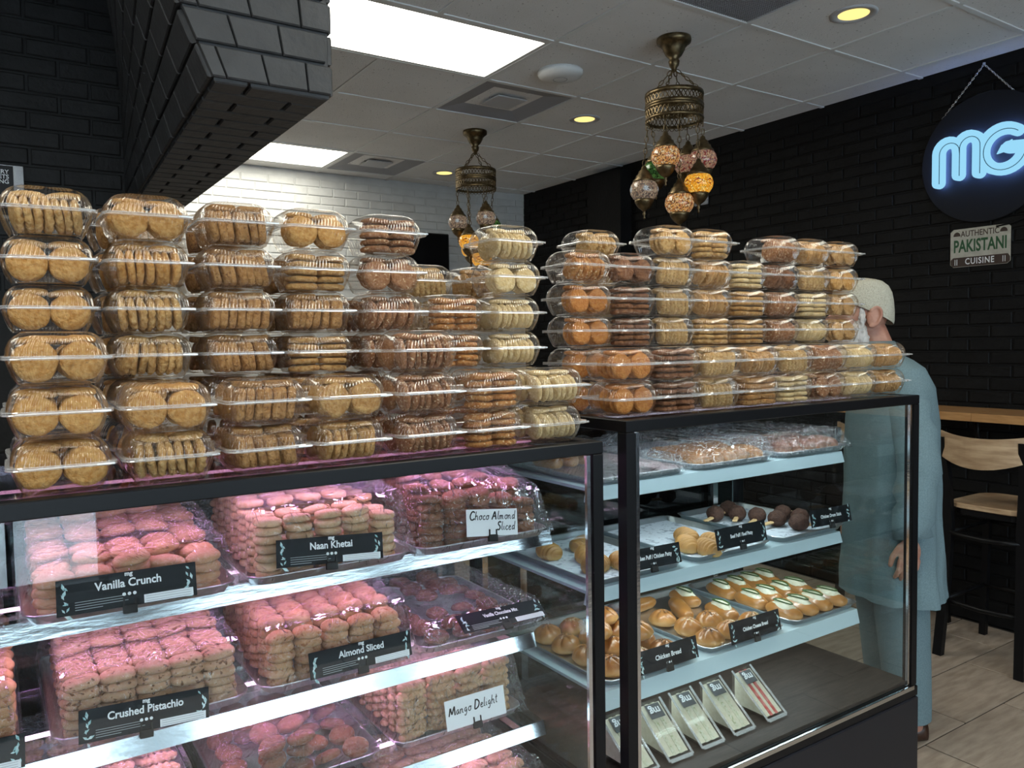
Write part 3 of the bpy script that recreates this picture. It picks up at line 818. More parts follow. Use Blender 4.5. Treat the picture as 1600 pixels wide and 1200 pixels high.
def tmat(name, a, b, speck=None, **k): return mat(name, a, 0.7, var=b, vscale=45, bump=0.0016, bscale=150, rnd=0.08, speck=speck, sscale=120, sth=0.63, spec=0.3, **k)
MT = dict(
    vanilla=tmat('vanilla_crunch_crumb', (0.60, 0.38, 0.20), (0.50, 0.28, 0.13)),
    naan=tmat('naan_khetai_crumb', (0.70, 0.52, 0.29), (0.62, 0.42, 0.20)),
    choco=tmat('choco_almond_crumb', (0.21, 0.095, 0.042), (0.29, 0.14, 0.065)),
    pist=tmat('pistachio_crumb', (0.62, 0.42, 0.24), (0.55, 0.34, 0.18), speck=(0.22, 0.12, 0.05)),
    sliced=tmat('sliced_almond_crumb', (0.62, 0.39, 0.19), (0.50, 0.27, 0.11), speck=(0.38, 0.17, 0.06)),
    mango=tmat('mango_crumb', (0.62, 0.40, 0.20), (0.68, 0.47, 0.26)),
    dark=tmat('dark_chocolate_crumb', (0.13, 0.062, 0.035), (0.26, 0.13, 0.07)),
)
K_van = [disc_cookie('vanilla_cookie', 0.0265, 0.018, MT['vanilla'], s, dome=0.5, sx=1.05, sy=0.92, amp=0.0016) for s in (1.1, 4.4, 8.3)]
K_naan = [disc_cookie('naan_khetai_cookie', 0.0248, 0.0168, MT['naan'], s, dome=0.25, amp=0.0018) for s in (2.1, 5.4, 7.3)]
K_choc = [disc_cookie('choco_almond_cookie', 0.0265, 0.0165, MT['choco'], s, dome=0.4, amp=0.0018) for s in (1.9, 4.1, 6.3)]
K_pist = [disc_cookie('pistachio_cookie', 0.0265, 0.0175, MT['pist'], s, dome=0.4, amp=0.002, square=0.8, sx=1.06, sy=0.86) for s in (1.2, 3.4, 9.3)]
K_slic = [disc_cookie('sliced_almond_cookie', 0.0255, 0.0175, MT['sliced'], s, dome=0.6, amp=0.0022, square=0.6) for s in (1.7, 3.9, 8.8)]
K_mang = [swirl_finger('mango_cookie', 0.064, 0.036, 0.0185, MT['mango'], s, n=6, K=40, ridge=0.17) for s in (1.4, 6.6)]
K_dark = [disc_cookie('chocolate_cookie', 0.027, 0.018, MT['dark'], s, dome=0.5, amp=0.003) for s in (2.4, 6.1)]

GT = 'trays in the left case'; GW = 'cling film over the cookie trays'
AY = 1.452; BY = 1.528; CY = 1.535
def loaded(cx, yf, z, words, lname, meshes, cname, nx, ny, lh, layers, hf, wlab, seed, w=0.335, d=0.46, pad=0.021, **k):
    tray(cx, yf, z, w, d, f'shallow aluminium tray of {words}', GT)
    heap(meshes, cname, cx, yf + pad, z + 0.004, w - 2 * pad, d - 2 * pad - 0.02, nx, ny, lh, layers, lname, f'cookies on the {words} tray', **k)
    if hf: wrap(cx, yf, z, w, d, hf, wlab, GW, seed=seed)

# upper shelf
loaded(0.192, AY, SA, 'vanilla crunch cookies on top shelf, leftmost full tray', 'oval vanilla crunch cookie heaped on the top shelf tray', K_van, 'vanilla_cookie', 5, 7, 0.0168,
       lambda u, v: 4 + round(2.6 * v + 0.6 * math.sin(PI * u)), lambda u, v: 0.075 + 0.055 * v + 0.01 * math.sin(PI * u), 'crinkled cling film over the vanilla crunch tray', 1.0)
loaded(0.545, AY, SA, 'naan khetai cookies on top shelf, middle tray', 'pale naan khetai cookie stacked on the middle top shelf tray', K_naan, 'naan_khetai_cookie', 5, 7, 0.0165,
       lambda u, v: 7 - (1 if u > 0.9 else 0) + (1 if 0.2 < v < 0.8 else 0), lambda u, v: 0.122 + 0.018 * math.sin(PI * v), 'crinkled cling film over the naan khetai tray', 2.0, tilt=4)
loaded(0.893, AY, SA, 'choco almond cookies on top shelf, rightmost tray', 'brown choco almond cookie heaped on the rightmost top shelf tray', K_choc, 'choco_almond_cookie', 5, 7, 0.0163,
       lambda u, v: max(4, round(5 + 4.2 * math.sin(PI * min(1, 0.15 + v * 0.85)) - 3.2 * max(0, u - 0.45))), lambda u, v: 0.088 + 0.072 * math.sin(PI * (0.1 + 0.85 * v)) - 0.06 * max(0, u - 0.45), 'shiny cling film over the choco almond tray', 3.0, tilt=9)
# middle shelf
loaded(0.228, BY, SB, 'crushed pistachio cookies on middle shelf', 'speckled crushed pistachio cookie stacked on the middle shelf tray', K_pist, 'pistachio_cookie', 5, 8, 0.0168,
       lambda u, v: 6 + round(1.6 * v), lambda u, v: 0.108 + 0.03 * v, 'taut cling film over the crushed pistachio tray', 4.0)
loaded(0.582, BY, SB, 'almond sliced cookies on middle shelf', 'puffy almond sliced cookie stacked on the middle shelf tray', K_slic, 'sliced_almond_cookie', 5, 7, 0.0168,
       lambda u, v: 6 + (1 if 0.1 < v < 0.75 else 0) - (2 if (v > 0.75 and u < 0.5) else 0), lambda u, v: 0.115 + 0.012 * math.sin(PI * v), 'glossy cling film over the almond sliced tray', 5.0)
loaded(0.932, BY, SB, 'vanilla and chocolate mix, nearly empty, on middle shelf', 'dark chocolate cookie lying under film on nearly empty tray', K_dark, 'chocolate_cookie', 4, 6, 0.030,
       lambda u, v: 1 + (1 if v > 0.5 and 0.2 < u < 0.8 else 0), lambda u, v: 0.054 + 0.026 * math.sin(PI * u) * v, 'slack cling film over the nearly empty chocolate mix tray', 6.0, tilt=10, jit=0.006, yaw=90)
# lower shelf and floor of the case
loaded(0.868, CY, SC, 'mango delight cookies on lower shelf', 'ridged mango delight cookie stacked on the lower shelf tray', K_mang, 'mango_cookie', 4, 9, 0.0182,
       lambda u, v: 7 - round(1.4 * v), lambda u, v: 0.132 - 0.01 * v, 'cling film over the mango delight tray', 7.0, turn=0)
# trays partly out of the picture
tray(-0.155, BY, SB, 0.342, 0.46, 'shallow aluminium tray of flaky cookies at far left of middle shelf', GT)
heap(K_slic, 'flaky_cookie', -0.047, BY + 0.021, SB + 0.004, 0.125, 0.40, 2, 7, 0.0168, lambda u, v: 7 + round(0.8 * v), 'flaky pinkish cookie at the far left of the middle shelf', 'cookies on the far left middle tray')
wrap(-0.155, BY, SB, 0.342, 0.46, lambda u, v: 0.122 + 0.014 * v, 'cling film over the far left middle shelf tray', GW, seed=8.0)
tray(-0.175, AY, SA, 0.342, 0.46, 'shallow aluminium tray at the far left of top shelf', GT)
heap(K_van, 'oval_cookie', -0.045, AY + 0.021, SA + 0.004, 0.06, 0.40, 1, 7, 0.0168, lambda u, v: 4 + round(2 * v), 'oval cookie at the far left of the top shelf', 'cookies on the far left top tray')
wrap(-0.175, AY, SA, 0.342, 0.46, lambda u, v: 0.08 + 0.045 * v, 'cling film over the far left top shelf tray', GW, seed=8.6)
loaded(0.505, CY, SC, 'brown lumpy cookies low on the lower shelf', 'brown lumpy cookie on the lower shelf beside mango delight', K_choc, 'lumpy_cookie', 5, 6, 0.0280,
       lambda u, v: 1 + (2 if (0.2 < u < 0.7 and v < 0.6) else 0), lambda u, v: 0.05 + 0.03 * math.sin(PI * u), 'loose cling film over the lumpy cookie tray', 9.0, tilt=14, jit=0.005)
loaded(0.135, CY, SC, 'pink lit swirl cookies at left of lower shelf', 'ridged swirl cookie at the left of the lower shelf', K_mang, 'swirl_cookie', 4, 8, 0.0182,
       lambda u, v: 4 - round(1.0 * v), lambda u, v: 0.085, 'cling film over the left lower shelf tray', 10.0)
loaded(0.900, 1.47, 0.4125, 'pink lit swirl cookies on the case floor', 'ridged swirl cookie on the floor of the left case', K_mang, 'swirl_cookie', 4, 8, 0.0182,
       lambda u, v: 4, lambda u, v: 0.085, 'cling film over the tray on the case floor', 11.0)

# ------------------------------------------------------------------ breads of the right case
def bread_mat(name, top, low, h, rough=0.35, coat=0.25, speck=None):
    m = mat(name, top, rough, var=tuple(c * 0.8 for c in top), vscale=25, bump=0.0012, bscale=60, rnd=0.10, coat=coat, speck=speck, sscale=120, sth=0.66)
    nt = m.node_tree; L = nt.links
    p = [n for n in nt.nodes if n.type == 'BSDF_PRINCIPLED'][0]
    src = p.inputs['Base Color'].links[0].from_socket
    tc = N(nt, 'ShaderNodeTexCoord'); sp = N(nt, 'ShaderNodeSeparateXYZ'); L.new(tc.outputs['Object'], sp.inputs[0])
    mr = N(nt, 'ShaderNodeMapRange'); mr.inputs[1].default_value = h * 0.08; mr.inputs[2].default_value = h * 0.6
    L.new(sp.outputs[2], mr.inputs[0])
    mx = N(nt, 'ShaderNodeMix', data_type='RGBA'); mx.inputs[6].default_value = (*low, 1)
    L.new(mr.outputs[0], mx.inputs[0]); L.new(src, mx.inputs[7]); L.new(mx.outputs[2], p.inputs['Base Color'])
    return m
M_bun = bread_mat('glazed_bun_crust', (0.42, 0.165, 0.035), (0.66, 0.38, 0.13), 0.045)
M_roll = bread_mat('golden_roll_crust', (0.42, 0.17, 0.035), (0.60, 0.32, 0.11), 0.04)
M_redroll = bread_mat('dark_roll_crust', (0.24, 0.07, 0.022), (0.46, 0.21, 0.075), 0.04)
M_puff = bread_mat('flaky_puff_crust', (0.48, 0.235, 0.06), (0.62, 0.40, 0.15), 0.03, rough=0.5, coat=0.05)
M_cheese = mat('melted_white_cheese', (0.74, 0.72, 0.58), 0.5, var=(0.66, 0.60, 0.42), vscale=60, bump=0.001, bscale=90)
M_zuc = mat('green_zucchini_rind', (0.045, 0.10, 0.025), 0.45)
M_seed = mat('black_sesame', (0.02, 0.016, 0.012), 0.5)
M_seedw = mat('white_sesame', (0.75, 0.62, 0.40), 0.5)
M_drum = mat('dark_crumb_coating', (0.055, 0.022, 0.014), 0.8, var=(0.09, 0.038, 0.022), vscale=120, bump=0.004, bscale=220)
M_stick = mat('pale_wooden_stick', (0.62, 0.40, 0.19), 0.6)
M_liner = mat('printed_paper_liner', (0.62, 0.66, 0.72), 0.7, speck=(0.32, 0.35, 0.40), sscale=60, sth=0.6)
M_egg = mat('egg_sandwich_filling', (0.76, 0.75, 0.62), 0.7, var=(0.66, 0.64, 0.45), vscale=110, bump=0.002, bscale=160, speck=(0.42, 0.46, 0.25), sscale=160)
M_sbread = mat('white_sandwich_bread', (0.80, 0.76, 0.62), 0.8, var=(0.72, 0.66, 0.50), vscale=90, bump=0.001, bscale=150)
M_crust = mat('brown_bread_crust', (0.50, 0.30, 0.13), 0.7)
M_straw = mat('strawberry_filling', (0.62, 0.07, 0.07), 0.35, var=(0.75, 0.30, 0.26), vscale=90, bump=0.002, bscale=120)
M_grey = mat('dark_grey_sticker', (0.10, 0.105, 0.11), 0.5)

def bun_mesh(seed, lobes=5):
    rings = []; seg = 40
    for k in range(13):
        a = PI / 2 * k / 12
        rg = []
        for i in range(seg):
            th = 2 * PI * i / seg
            cr = 1 - 0.17 * (abs(math.cos(lobes * th / 2 + 1.2 * math.sin(a))) ** 14) * math.sin(a * 0.9 + 0.2)
            if k == 0: r, z = 0.036, 0.0
            else: r = 0.043 * math.cos(a * (k - 1) / 12 * 1.09) if False else 0.043 * math.cos(PI / 2 * (k - 1) / 11.3); z = 0.010 + 0.034 * math.sin(PI / 2 * (k - 1) / 11.3)
            rg.append((r * cr * math.cos(th), r * cr * math.sin(th), z * cr))
        rings.append(rg)
    return bumpy(MB().loft(rings, True, True), 0.0025, 28, seed)
def seeds_mesh(black=True, n=70, seed=3, rad=0.02):
    r = random.Random(seed); mb = MB()
    for k in range(n):
        q = rad * math.sqrt(r.random()); th = r.uniform(0, 2 * PI)
        x, y = q * math.cos(th), q * math.sin(th)
        z = 0.010 + 0.034 * math.sqrt(max(0, 1 - (q / 0.043) ** 2)) - 0.0002
        a = r.uniform(0, PI)
        dx, dy = 0.0021 * math.cos(a), 0.0021 * math.sin(a); ex, ey = -dy * 0.55, dx * 0.55
        mb.add([(x - dx, y - dy, z), (x + ex, y + ey, z), (x + dx, y + dy, z), (x - ex, y - ey, z), (x, y, z + 0.0011)], [(0, 1, 4), (1, 2, 4), (2, 3, 4), (3, 0, 4)])
    return mb
bun_me = [bun_mesh(s).mesh('sesame_bun', M_bun, True) for s in (1.5, 4.2, 7.7)]
seed_me = [seeds_mesh(seed=k).mesh('sesame_seeds', M_seed if k % 2 else M_seedw) for k in (1, 2, 3)]
def bun(x, y, z, label, group, s=1.0, seedk=None):
    o = place(random.choice(bun_me), 'sesame_bun', Matrix.Translation((x, y, z)) @ rot('X', U(-6, 6)) @ rot('Y', U(-6, 6)) @ rot('Z', U(0, 360)) @ Matrix.Scale(s, 4), label, 'bun', group)
    tag(link('sesame_seeds', seed_me[random.randrange(3)] if seedk is None else seed_me[seedk], o), kind='stuff')
def roll_mesh(lx, ly, lz, m, seed, bend=0.0, creases=0, amp=0.07, K=18):
    rings = []
    for k in range(K + 1):
        a = -PI / 2 + PI * k / K
        q = max(math.cos(a), 0.04) ** 0.55
        x = lx / 2 * math.sin(a)
        rg = []
        for i in range(22):
            th = 2 * PI * i / 22
            c = 1 + (amp * (abs(math.sin(creases * x / lx * PI + 0.8 * math.cos(th))) - 0.5) if creases else 0)
            z = lz / 2 * q * c * math.sin(th)
            if z < -lz * 0.32: z = -lz * 0.32
            rg.append((x, ly / 2 * q * c * math.cos(th) + bend * (x / lx) ** 2, z + lz * 0.32))
        rings.append(rg)
    return bumpy(MB().loft(rings, True, True), 0.002, 30, seed).mesh('bread_roll', m, True)
roll_me = [roll_mesh(0.115, 0.056, 0.050, M_roll, s) for s in (1.2, 5.5)]
redroll_me = [roll_mesh(0.115, 0.056, 0.050, M_redroll, s) for s in (2.2, 6.5)]
puff_me = [roll_mesh(0.095, 0.062, 0.052, M_puff, s, creases=7, amp=0.22, K=64) for s in (1.9, 3.5)]
long_me = [roll_mesh(0.20, 0.070, 0.062, M_roll, s, creases=3) for s in (2.9, 4.5)]
zb_me = [roll_mesh(0.125, 0.066, 0.046, M_roll, s, creases=2) for s in (1.1, 8.5)]

def ztray(cx, yf, z, label): return tray(cx, yf, z, 0.335, 0.46, label, 'trays in the right case')
T2 = [1.435, 1.805, 2.178]
S1, S2, S3 = 1.133, 0.868, 0.62
G2 = 'baked goods in the right case'
# top shelf
ztray(T2[0], 1.545, S1, 'wrapped aluminium tray at left of right case top shelf')
ztray(T2[1], 1.545, S1, 'aluminium tray of golden rolls on right case top shelf')
ztray(T2[2], 1.545, S1, 'aluminium tray of dark rolls on right case top shelf')
for k, (cx, ms, w) in enumerate(((T2[1], roll_me, 'golden'), (T2[2], redroll_me, 'dark reddish'))):
    for j in range(2):
        for i in range(5):
            place(random.choice(ms), 'bread_roll', Matrix.Translation((cx - 0.115 + 0.0575 * i, 1.62 + 0.12 * j, S1 + 0.0055)) @ rot('Z', 90 + U(-5, 5)), f'{w} brown glazed roll under film on the top shelf', 'bread roll', f'{w} rolls on the top shelf')
    wrap(cx, 1.545, S1, 0.335, 0.46, lambda u, v: 0.047 + 0.010 * abs(math.sin(PI * 5 * u)) - 0.02 * max(0, v - 0.65), f'glistening cling film over the {w} rolls', GW, seed=12.0 + k)
wrap(T2[0], 1.545, S1, 0.335, 0.46, lambda u, v: 0.034 + 0.02 * v, 'glistening cling film over the left tray, right case top shelf', GW, seed=15.0)
for i in range(3):
    place(random.choice(roll_me), 'bread_roll', Matrix.Translation((T2[0] - 0.09 + 0.06 * i, 1.86, S1 + 0.0055)) @ rot('Z', 90 + U(-5, 5)), 'pale roll at back of the left top shelf tray', 'bread roll', 'rolls at the back of the left top tray')
# middle shelf
for k, cx in enumerate(T2):
    ztray(cx, 1.555, S2, f'aluminium tray on right case middle shelf holding {["chicken puffs", "beef puffs", "coated drumsticks"][k]}')
    o = MB().bbox(cx - 0.145, cx + 0.145, 1.58, 1.99, S2 + 0.0042, S2 + 0.0052, 0.0003).build('paper_liner', M_liner)
    tag(o, f'printed paper sheet lining the tray of {["chicken puffs", "beef puffs", "coated drumsticks"][k]}', 'paper', 'tray liners')
zz = S2 + 0.0058
for (x, y, r, dz) in ((1.716, 1.665, 60, 0), (1.785, 1.735, 70, 0), (1.735, 1.600, 75, 0), (1.800, 1.640, 80, 0)):
    place(random.choice(puff_me), 'puff_pastry', Matrix.Translation((x, y, zz)) @ rot('Z', r), 'golden flaky puff pastry behind the beef puff card', 'pastry', 'beef puffs')
for (x, y, r) in ((1.36, 1.66, 20), (1.40, 1.75, 60), (1.47, 1.85, 10), (1.34, 1.85, 80), (1.44, 1.64, 75)):
    place(random.choice(puff_me), 'puff_pastry', Matrix.Translation((x, y, zz)) @ rot('Z', r), 'golden flaky puff pastry on the chicken puff tray', 'pastry', 'chicken puffs')
drum_me = bumpy(MB().ell((0, 0, 0.027), 0.033, 0.030, 0.027, 28, 18), 0.0035, 90, 2.0).mesh('drumstick', M_drum, True)
stick_me = MB().bbox(0.022, 0.085, -0.008, 0.008, 0.014, 0.022, 0.003).mesh('stick', M_stick)
for (x, y, r) in ((2.070, 1.875, 200), (2.135, 1.835, 215), (2.160, 1.770, 205), (2.178, 1.702, 185), (2.258, 1.672, 200), (2.262, 1.745, 20), (2.185, 1.622, -25), (2.170, 1.905, 190)):
    o = place(drum_me, 'coated_drumstick', Matrix.Translation((x, y, zz)) @ rot('Z', r), 'dark crumb coated drumstick on a stick in right middle tray', 'drumstick', 'coated drumsticks')
    link('stick', stick_me, o)
# lower shelf
for k, cx in enumerate(T2):
    ztray(cx, 1.505, S3, f'aluminium tray on right case lower shelf holding {["sesame buns, left", "sesame buns and rolls, centre", "zucchini breads, right"][k]}')
zz = S3 + 0.0045
for j in range(4):
    for i in range(3):
        bun(T2[0] - 0.096 + 0.096 * i + U(-.003, .003), 1.575 + 0.095 * j, zz + 0.002, 'glazed sesame bun on the left lower shelf tray', 'sesame buns left')
for (x, y) in ((1.49, 1.63), (1.40, 1.70), (1.49, 1.78)):
    bun(x, y, zz + 0.047, 'glazed sesame bun piled on other buns, lower shelf', 'sesame buns piled', 0.97)
for (x, y) in ((1.70, 1.562), (1.795, 1.570), (1.715, 1.66), (1.81, 1.665), (1.70, 1.755), (1.905, 1.580)):
    bun(x, y, zz + 0.002, 'glazed seeded bun on the centre lower shelf tray', 'sesame buns centre')
place(long_me[0], 'long_roll', Matrix.Translation((1.815, 1.79, zz)) @ rot('Z', 62) @ Matrix.Scale(0.8, 4), 'long golden roll lying behind the centre sesame buns', 'bread roll', 'long rolls')
place(long_me[1], 'long_roll', Matrix.Translation((1.735, 1.895, zz)) @ rot('Z', 8) @ Matrix.Scale(0.72, 4), 'long golden roll at back of the centre tray', 'bread roll', 'long rolls')
# cheese patch and curled zucchini strips on each flat bread
def cheese_mesh(seed):
    b = MB(); n = 20; top = []; low = []
    for i in range(n):
        th = 2 * PI * i / n; r = 1 + 0.18 * math.sin(3 * th + seed)
        x = 0.048 * r * math.cos(th); y = 0.020 * r * math.sin(th)
        z = 0.041 * math.sqrt(max(0.05, 1 - (y / 0.034) ** 2 - (x / 0.066) ** 2))
        top.append((x, y, z + 0.0035)); low.append((x * 1.05, y * 1.08, z - 0.006))
    b.loft([low, top, [(p[0] * 0.5, p[1] * 0.5, 0.0465) for p in top]], False, True)
    return b.mesh('melted_cheese', M_cheese, True)
cheese_me = [cheese_mesh(s) for s in (0.3, 2.1)]
def zuc_mesh(ph):
    pts = []
    for i in range(19):
        th = ph + PI * 1.15 * i / 18
        x = 0.036 * math.cos(th) + 0.004; y = 0.012 * math.sin(th)
        z = 0.0455 - 0.30 * y * y / 0.03 - 4.0 * x * x * 0.9
        pts.append((x, y, z + 0.004))
    return MB().tube(pts, 0.0022, 6).mesh('zucchini_rind', M_zuc, True)
zuc_me = [zuc_mesh(0.2), zuc_mesh(3.3)]
def zbread(x, y, r, lab, grp, z=zz):
    o = place(random.choice(zb_me), 'zucchini_bread', Matrix.Translation((x, y, z)) @ rot('Z', r), lab, 'bread', grp)
    link('melted_cheese', random.choice(cheese_me), o)
    link('zucchini_rind', zuc_me[0], o); link('zucchini_rind', zuc_me[1], o)
for j in range(3):
    for i in range(4):
        zbread(2.065 + 0.0755 * i, 1.588 + 0.128 * j, 90 + U(-8, 8), 'bread topped with white cheese and zucchini, right lower tray', 'zucchini breads right')
for (x, y, r) in ((1.905, 1.70, 85), (1.905, 1.86, 85)):
    zbread(x, y, r, 'bread topped with zucchini at the right of the centre tray', 'zucchini breads centre')

# sandwiches on the case floor
def sandwich(x, y, filling, label):
    z = 0.421; d = 0.125; h = 0.100; w = 0.072
    t = thing('packed_sandwich', label, 'sandwich', (x, y, z), math.radians(U(-3, 3)), 'packed sandwiches on the case floor')
    def tri(x0, x1, g=0.0): return [[(xx, 0.006 + g, 0.004), (xx, d - 0.006, 0.004), (xx, d - 0.006, h - 0.008 - g)] for xx in (x0, x1)]
    xs_ = [-0.034, -0.017, -0.006, 0.006, 0.017, 0.034]
    for k in range(5):
        if k % 2 == 0:
            MB().loft(tri(xs_[k], xs_[k + 1]), True, True).build('bread_slice', M_sbread, t)
        else:
            MB().loft(tri(xs_[k], xs_[k + 1], -0.002), True, True).build('filling', filling, t)
    # clear wedge pack with flanged base
    def wd(s, g): return [[(s * xx, -g, 0.001 - 0), (s * xx, d + g, 0.001), (s * xx, d + g, h + g * 0.6)] for xx in (1,)]
    p = MB(); hw = w / 2 + 0.002
    p.loft([[(-hw, -0.002, 0.001), (-hw, d, 0.001), (-hw, d, h)], [(hw, -0.002, 0.001), (hw, d, 0.001), (hw, d, h)]], True, True)
    p.build('wedge_pack', M_plastic, t)
    f = MB(); sl = Vector((0, d + 0.002, h - 0.001)).normalized()
    ang = math.atan2(h - 0.001, d + 0.002)
    Mf = Matrix.Translation((0, -0.002, 0.001)) @ rot('X', math.degrees(ang))
    Ls = math.hypot(d, h)
    for (x0, x1, y0, y1) in ((-hw - 0.006, -hw + 0.001, -0.006, Ls), (hw - 0.001, hw + 0.006, -0.006, Ls), (-hw, hw, -0.010, 0.0)):
        f.bbox(x0, x1, y0, y1, -0.001, 0.0025, 0.0008, Mf)
    f.build('pack_flange', M_rim, t)
    s = MB().bbox(-0.022, 0.026, Ls - 0.052, Ls - 0.012, 0.0015, 0.0022, 0.0003, Mf).build('sticker', M_grey, t)
    g = link('logo_print', text_mesh('mg', 0.030, M_whiteink, offset=0.0008), s)
    g.matrix_local = Mf @ Matrix.Translation((0.002, Ls - 0.032, 0.0026)) @ rot('Z', 180)
    return t
for k, (x, fl_) in enumerate(((1.335, M_egg), (1.455, M_egg), (1.575, M_egg), (1.700, M_egg), (1.838, M_straw))):
    sandwich(x, 1.440, fl_, ['egg sandwich wedge in clear pack, leftmost behind the post', 'egg sandwich wedge in clear pack, second from left', 'egg sandwich wedge in clear pack, middle of the row', 'egg sandwich wedge in clear pack beside the strawberry one', 'strawberry cream sandwich wedge in clear pack, rightmost'][k])

# ------------------------------------------------------------------ name cards
def leaf_print(x, z, s, side):
    b = MB()
    r = random.Random(int(abs(x) * 1000 + z * 77))
    for k in range(9):
        a = r.uniform(-0.9, 0.9) + (PI / 2 if k % 2 else -PI / 2) * 0.6 + (PI if side > 0 else 0)
        bx = x + r.uniform(-0.004, 0.004); bz = z + s * (-0.5 + k / 8)
        l = r.uniform(0.008, 0.015); d = Vector((math.cos(a), 0, math.sin(a))); n = Vector((-d.z, 0, d.x))
        c = Vector((bx, 0, bz))
        b.add([c, c + d * l * 0.5 + n * l * 0.2, c + d * l, c + d * l * 0.5 - n * l * 0.2], [(0, 1, 2, 3)])
    return b
PEN = {
 'C': (.72, [[(.62, .82), (.48, .98), (.25, .95), (.08, .65), (.05, .35), (.18, .06), (.42, 0), (.66, .18)]]),
 'h': (.46, [[(.06, .98), (.02, .5), (0, 0)], [(.02, .30), (.14, .50), (.28, .46), (.30, .22), (.32, .02), (.42, .06)]]),
 'o': (.46, [[(.22, .50), (.06, .40), (.04, .14), (.20, 0), (.36, .12), (.36, .38), (.22, .50), (.44, .44)]]),
 'c': (.40, [[(.34, .42), (.20, .50), (.05, .34), (.06, .10), (.20, 0), (.38, .10)]]),
 'A': (.74, [[(0, 0), (.16, .45), (.32, 1.0), (.46, .5), (.58, 0)], [(.08, .36), (.52, .40)]]),
 'l': (.24, [[(.08, 1.0), (.04, .45), (.05, .06), (.20, .04)]]),
 'm': (.66, [[(0, .48), (.03, .25), (.02, 0)], [(.03, .30), (.14, .50), (.22, .38), (.22, 0)], [(.22, .30), (.34, .50), (.43, .38), (.43, .06), (.56, .04)]]),
 'n': (.48, [[(0, .48), (.03, .25), (.02, 0)], [(.03, .30), (.16, .50), (.28, .40), (.28, .06), (.42, .04)]]),
 'd': (.50, [[(.34, .42), (.18, .50), (.04, .30), (.08, .04), (.24, .04), (.34, .26)], [(.40, 1.0), (.36, .5), (.36, .05), (.46, .02)]]),
 'S': (.60, [[(.52, .86), (.36, 1.0), (.14, .88), (.14, .66), (.38, .48), (.46, .26), (.30, .02), (.04, .10)]]),
 'i': (.22, [[(.04, .46), (.04, .08), (.18, .04)], [(.05, .68), (.07, .70)]]),
 'e': (.42, [[(.04, .24), (.30, .32), (.26, .48), (.12, .48), (.03, .26), (.10, .03), (.24, 0), (.38, .10)]]),
 'M': (.86, [[(0, 0), (.10, .95), (.22, .5), (.34, .10), (.50, .6), (.62, 1.0), (.68, .5), (.76, 0)]]),
 'a': (.48, [[(.32, .44), (.16, .50), (.03, .28), (.10, .02), (.24, .06), (.32, .42), (.34, .10), (.44, .04)]]),
 'g': (.46, [[(.32, .44), (.16, .50), (.04, .30), (.10, .08), (.26, .12), (.32, .44), (.32, -.10), (.20, -.36), (.04, -.24)]]),
 'D': (.74, [[(.10, .98), (.06, .5), (.04, .02)], [(.0, .96), (.36, .96), (.62, .66), (.56, .22), (.28, 0), (.02, .02)]]),
 't': (.34, [[(.14, .92), (.10, .4), (.12, .06), (.28, .04)], [(0, .62), (.28, .66)]]), ' ': (.30, [])}
def handwriting(parent, body, size, x, z, m):
    """pen strokes as flat ribbons in the card's plane"""
    b = MB(); cx = 0.0
    for ch in body:
        w, strokes = PEN[ch]
        for st in strokes:
            P = []
            for p, q in zip(st[:-1], st[1:]):
                for k in range(4): P.append((p[0] + (q[0] - p[0]) * k / 4, p[1] + (q[1] - p[1]) * k / 4))
            P.append(st[-1])
            for _ in range(2): P = [P[0]] + [((P[i - 1][0] + 2 * P[i][0] + P[i + 1][0]) / 4, (P[i - 1][1] + 2 * P[i][1] + P[i + 1][1]) / 4) for i in range(1, len(P) - 1)] + [P[-1]]
            V = [Vector((x + size * (cx + p[0] + 0.16 * p[1]), -0.0011, z + size * p[1])) for p in P]
            hw = size * (0.085 if ch.isupper() else 0.052)
            rings = []
            for i in range(len(V)):
                t_ = (V[min(i + 1, len(V) - 1)] - V[max(i - 1, 0)]).normalized(); nn = Vector((-t_.z, 0, t_.x))
                rings.append([V[i] + nn * hw, V[i] - nn * hw])
            b.loft(rings, closed=False)
        cx += w + 0.04
    return b.build('handwriting', m, parent)
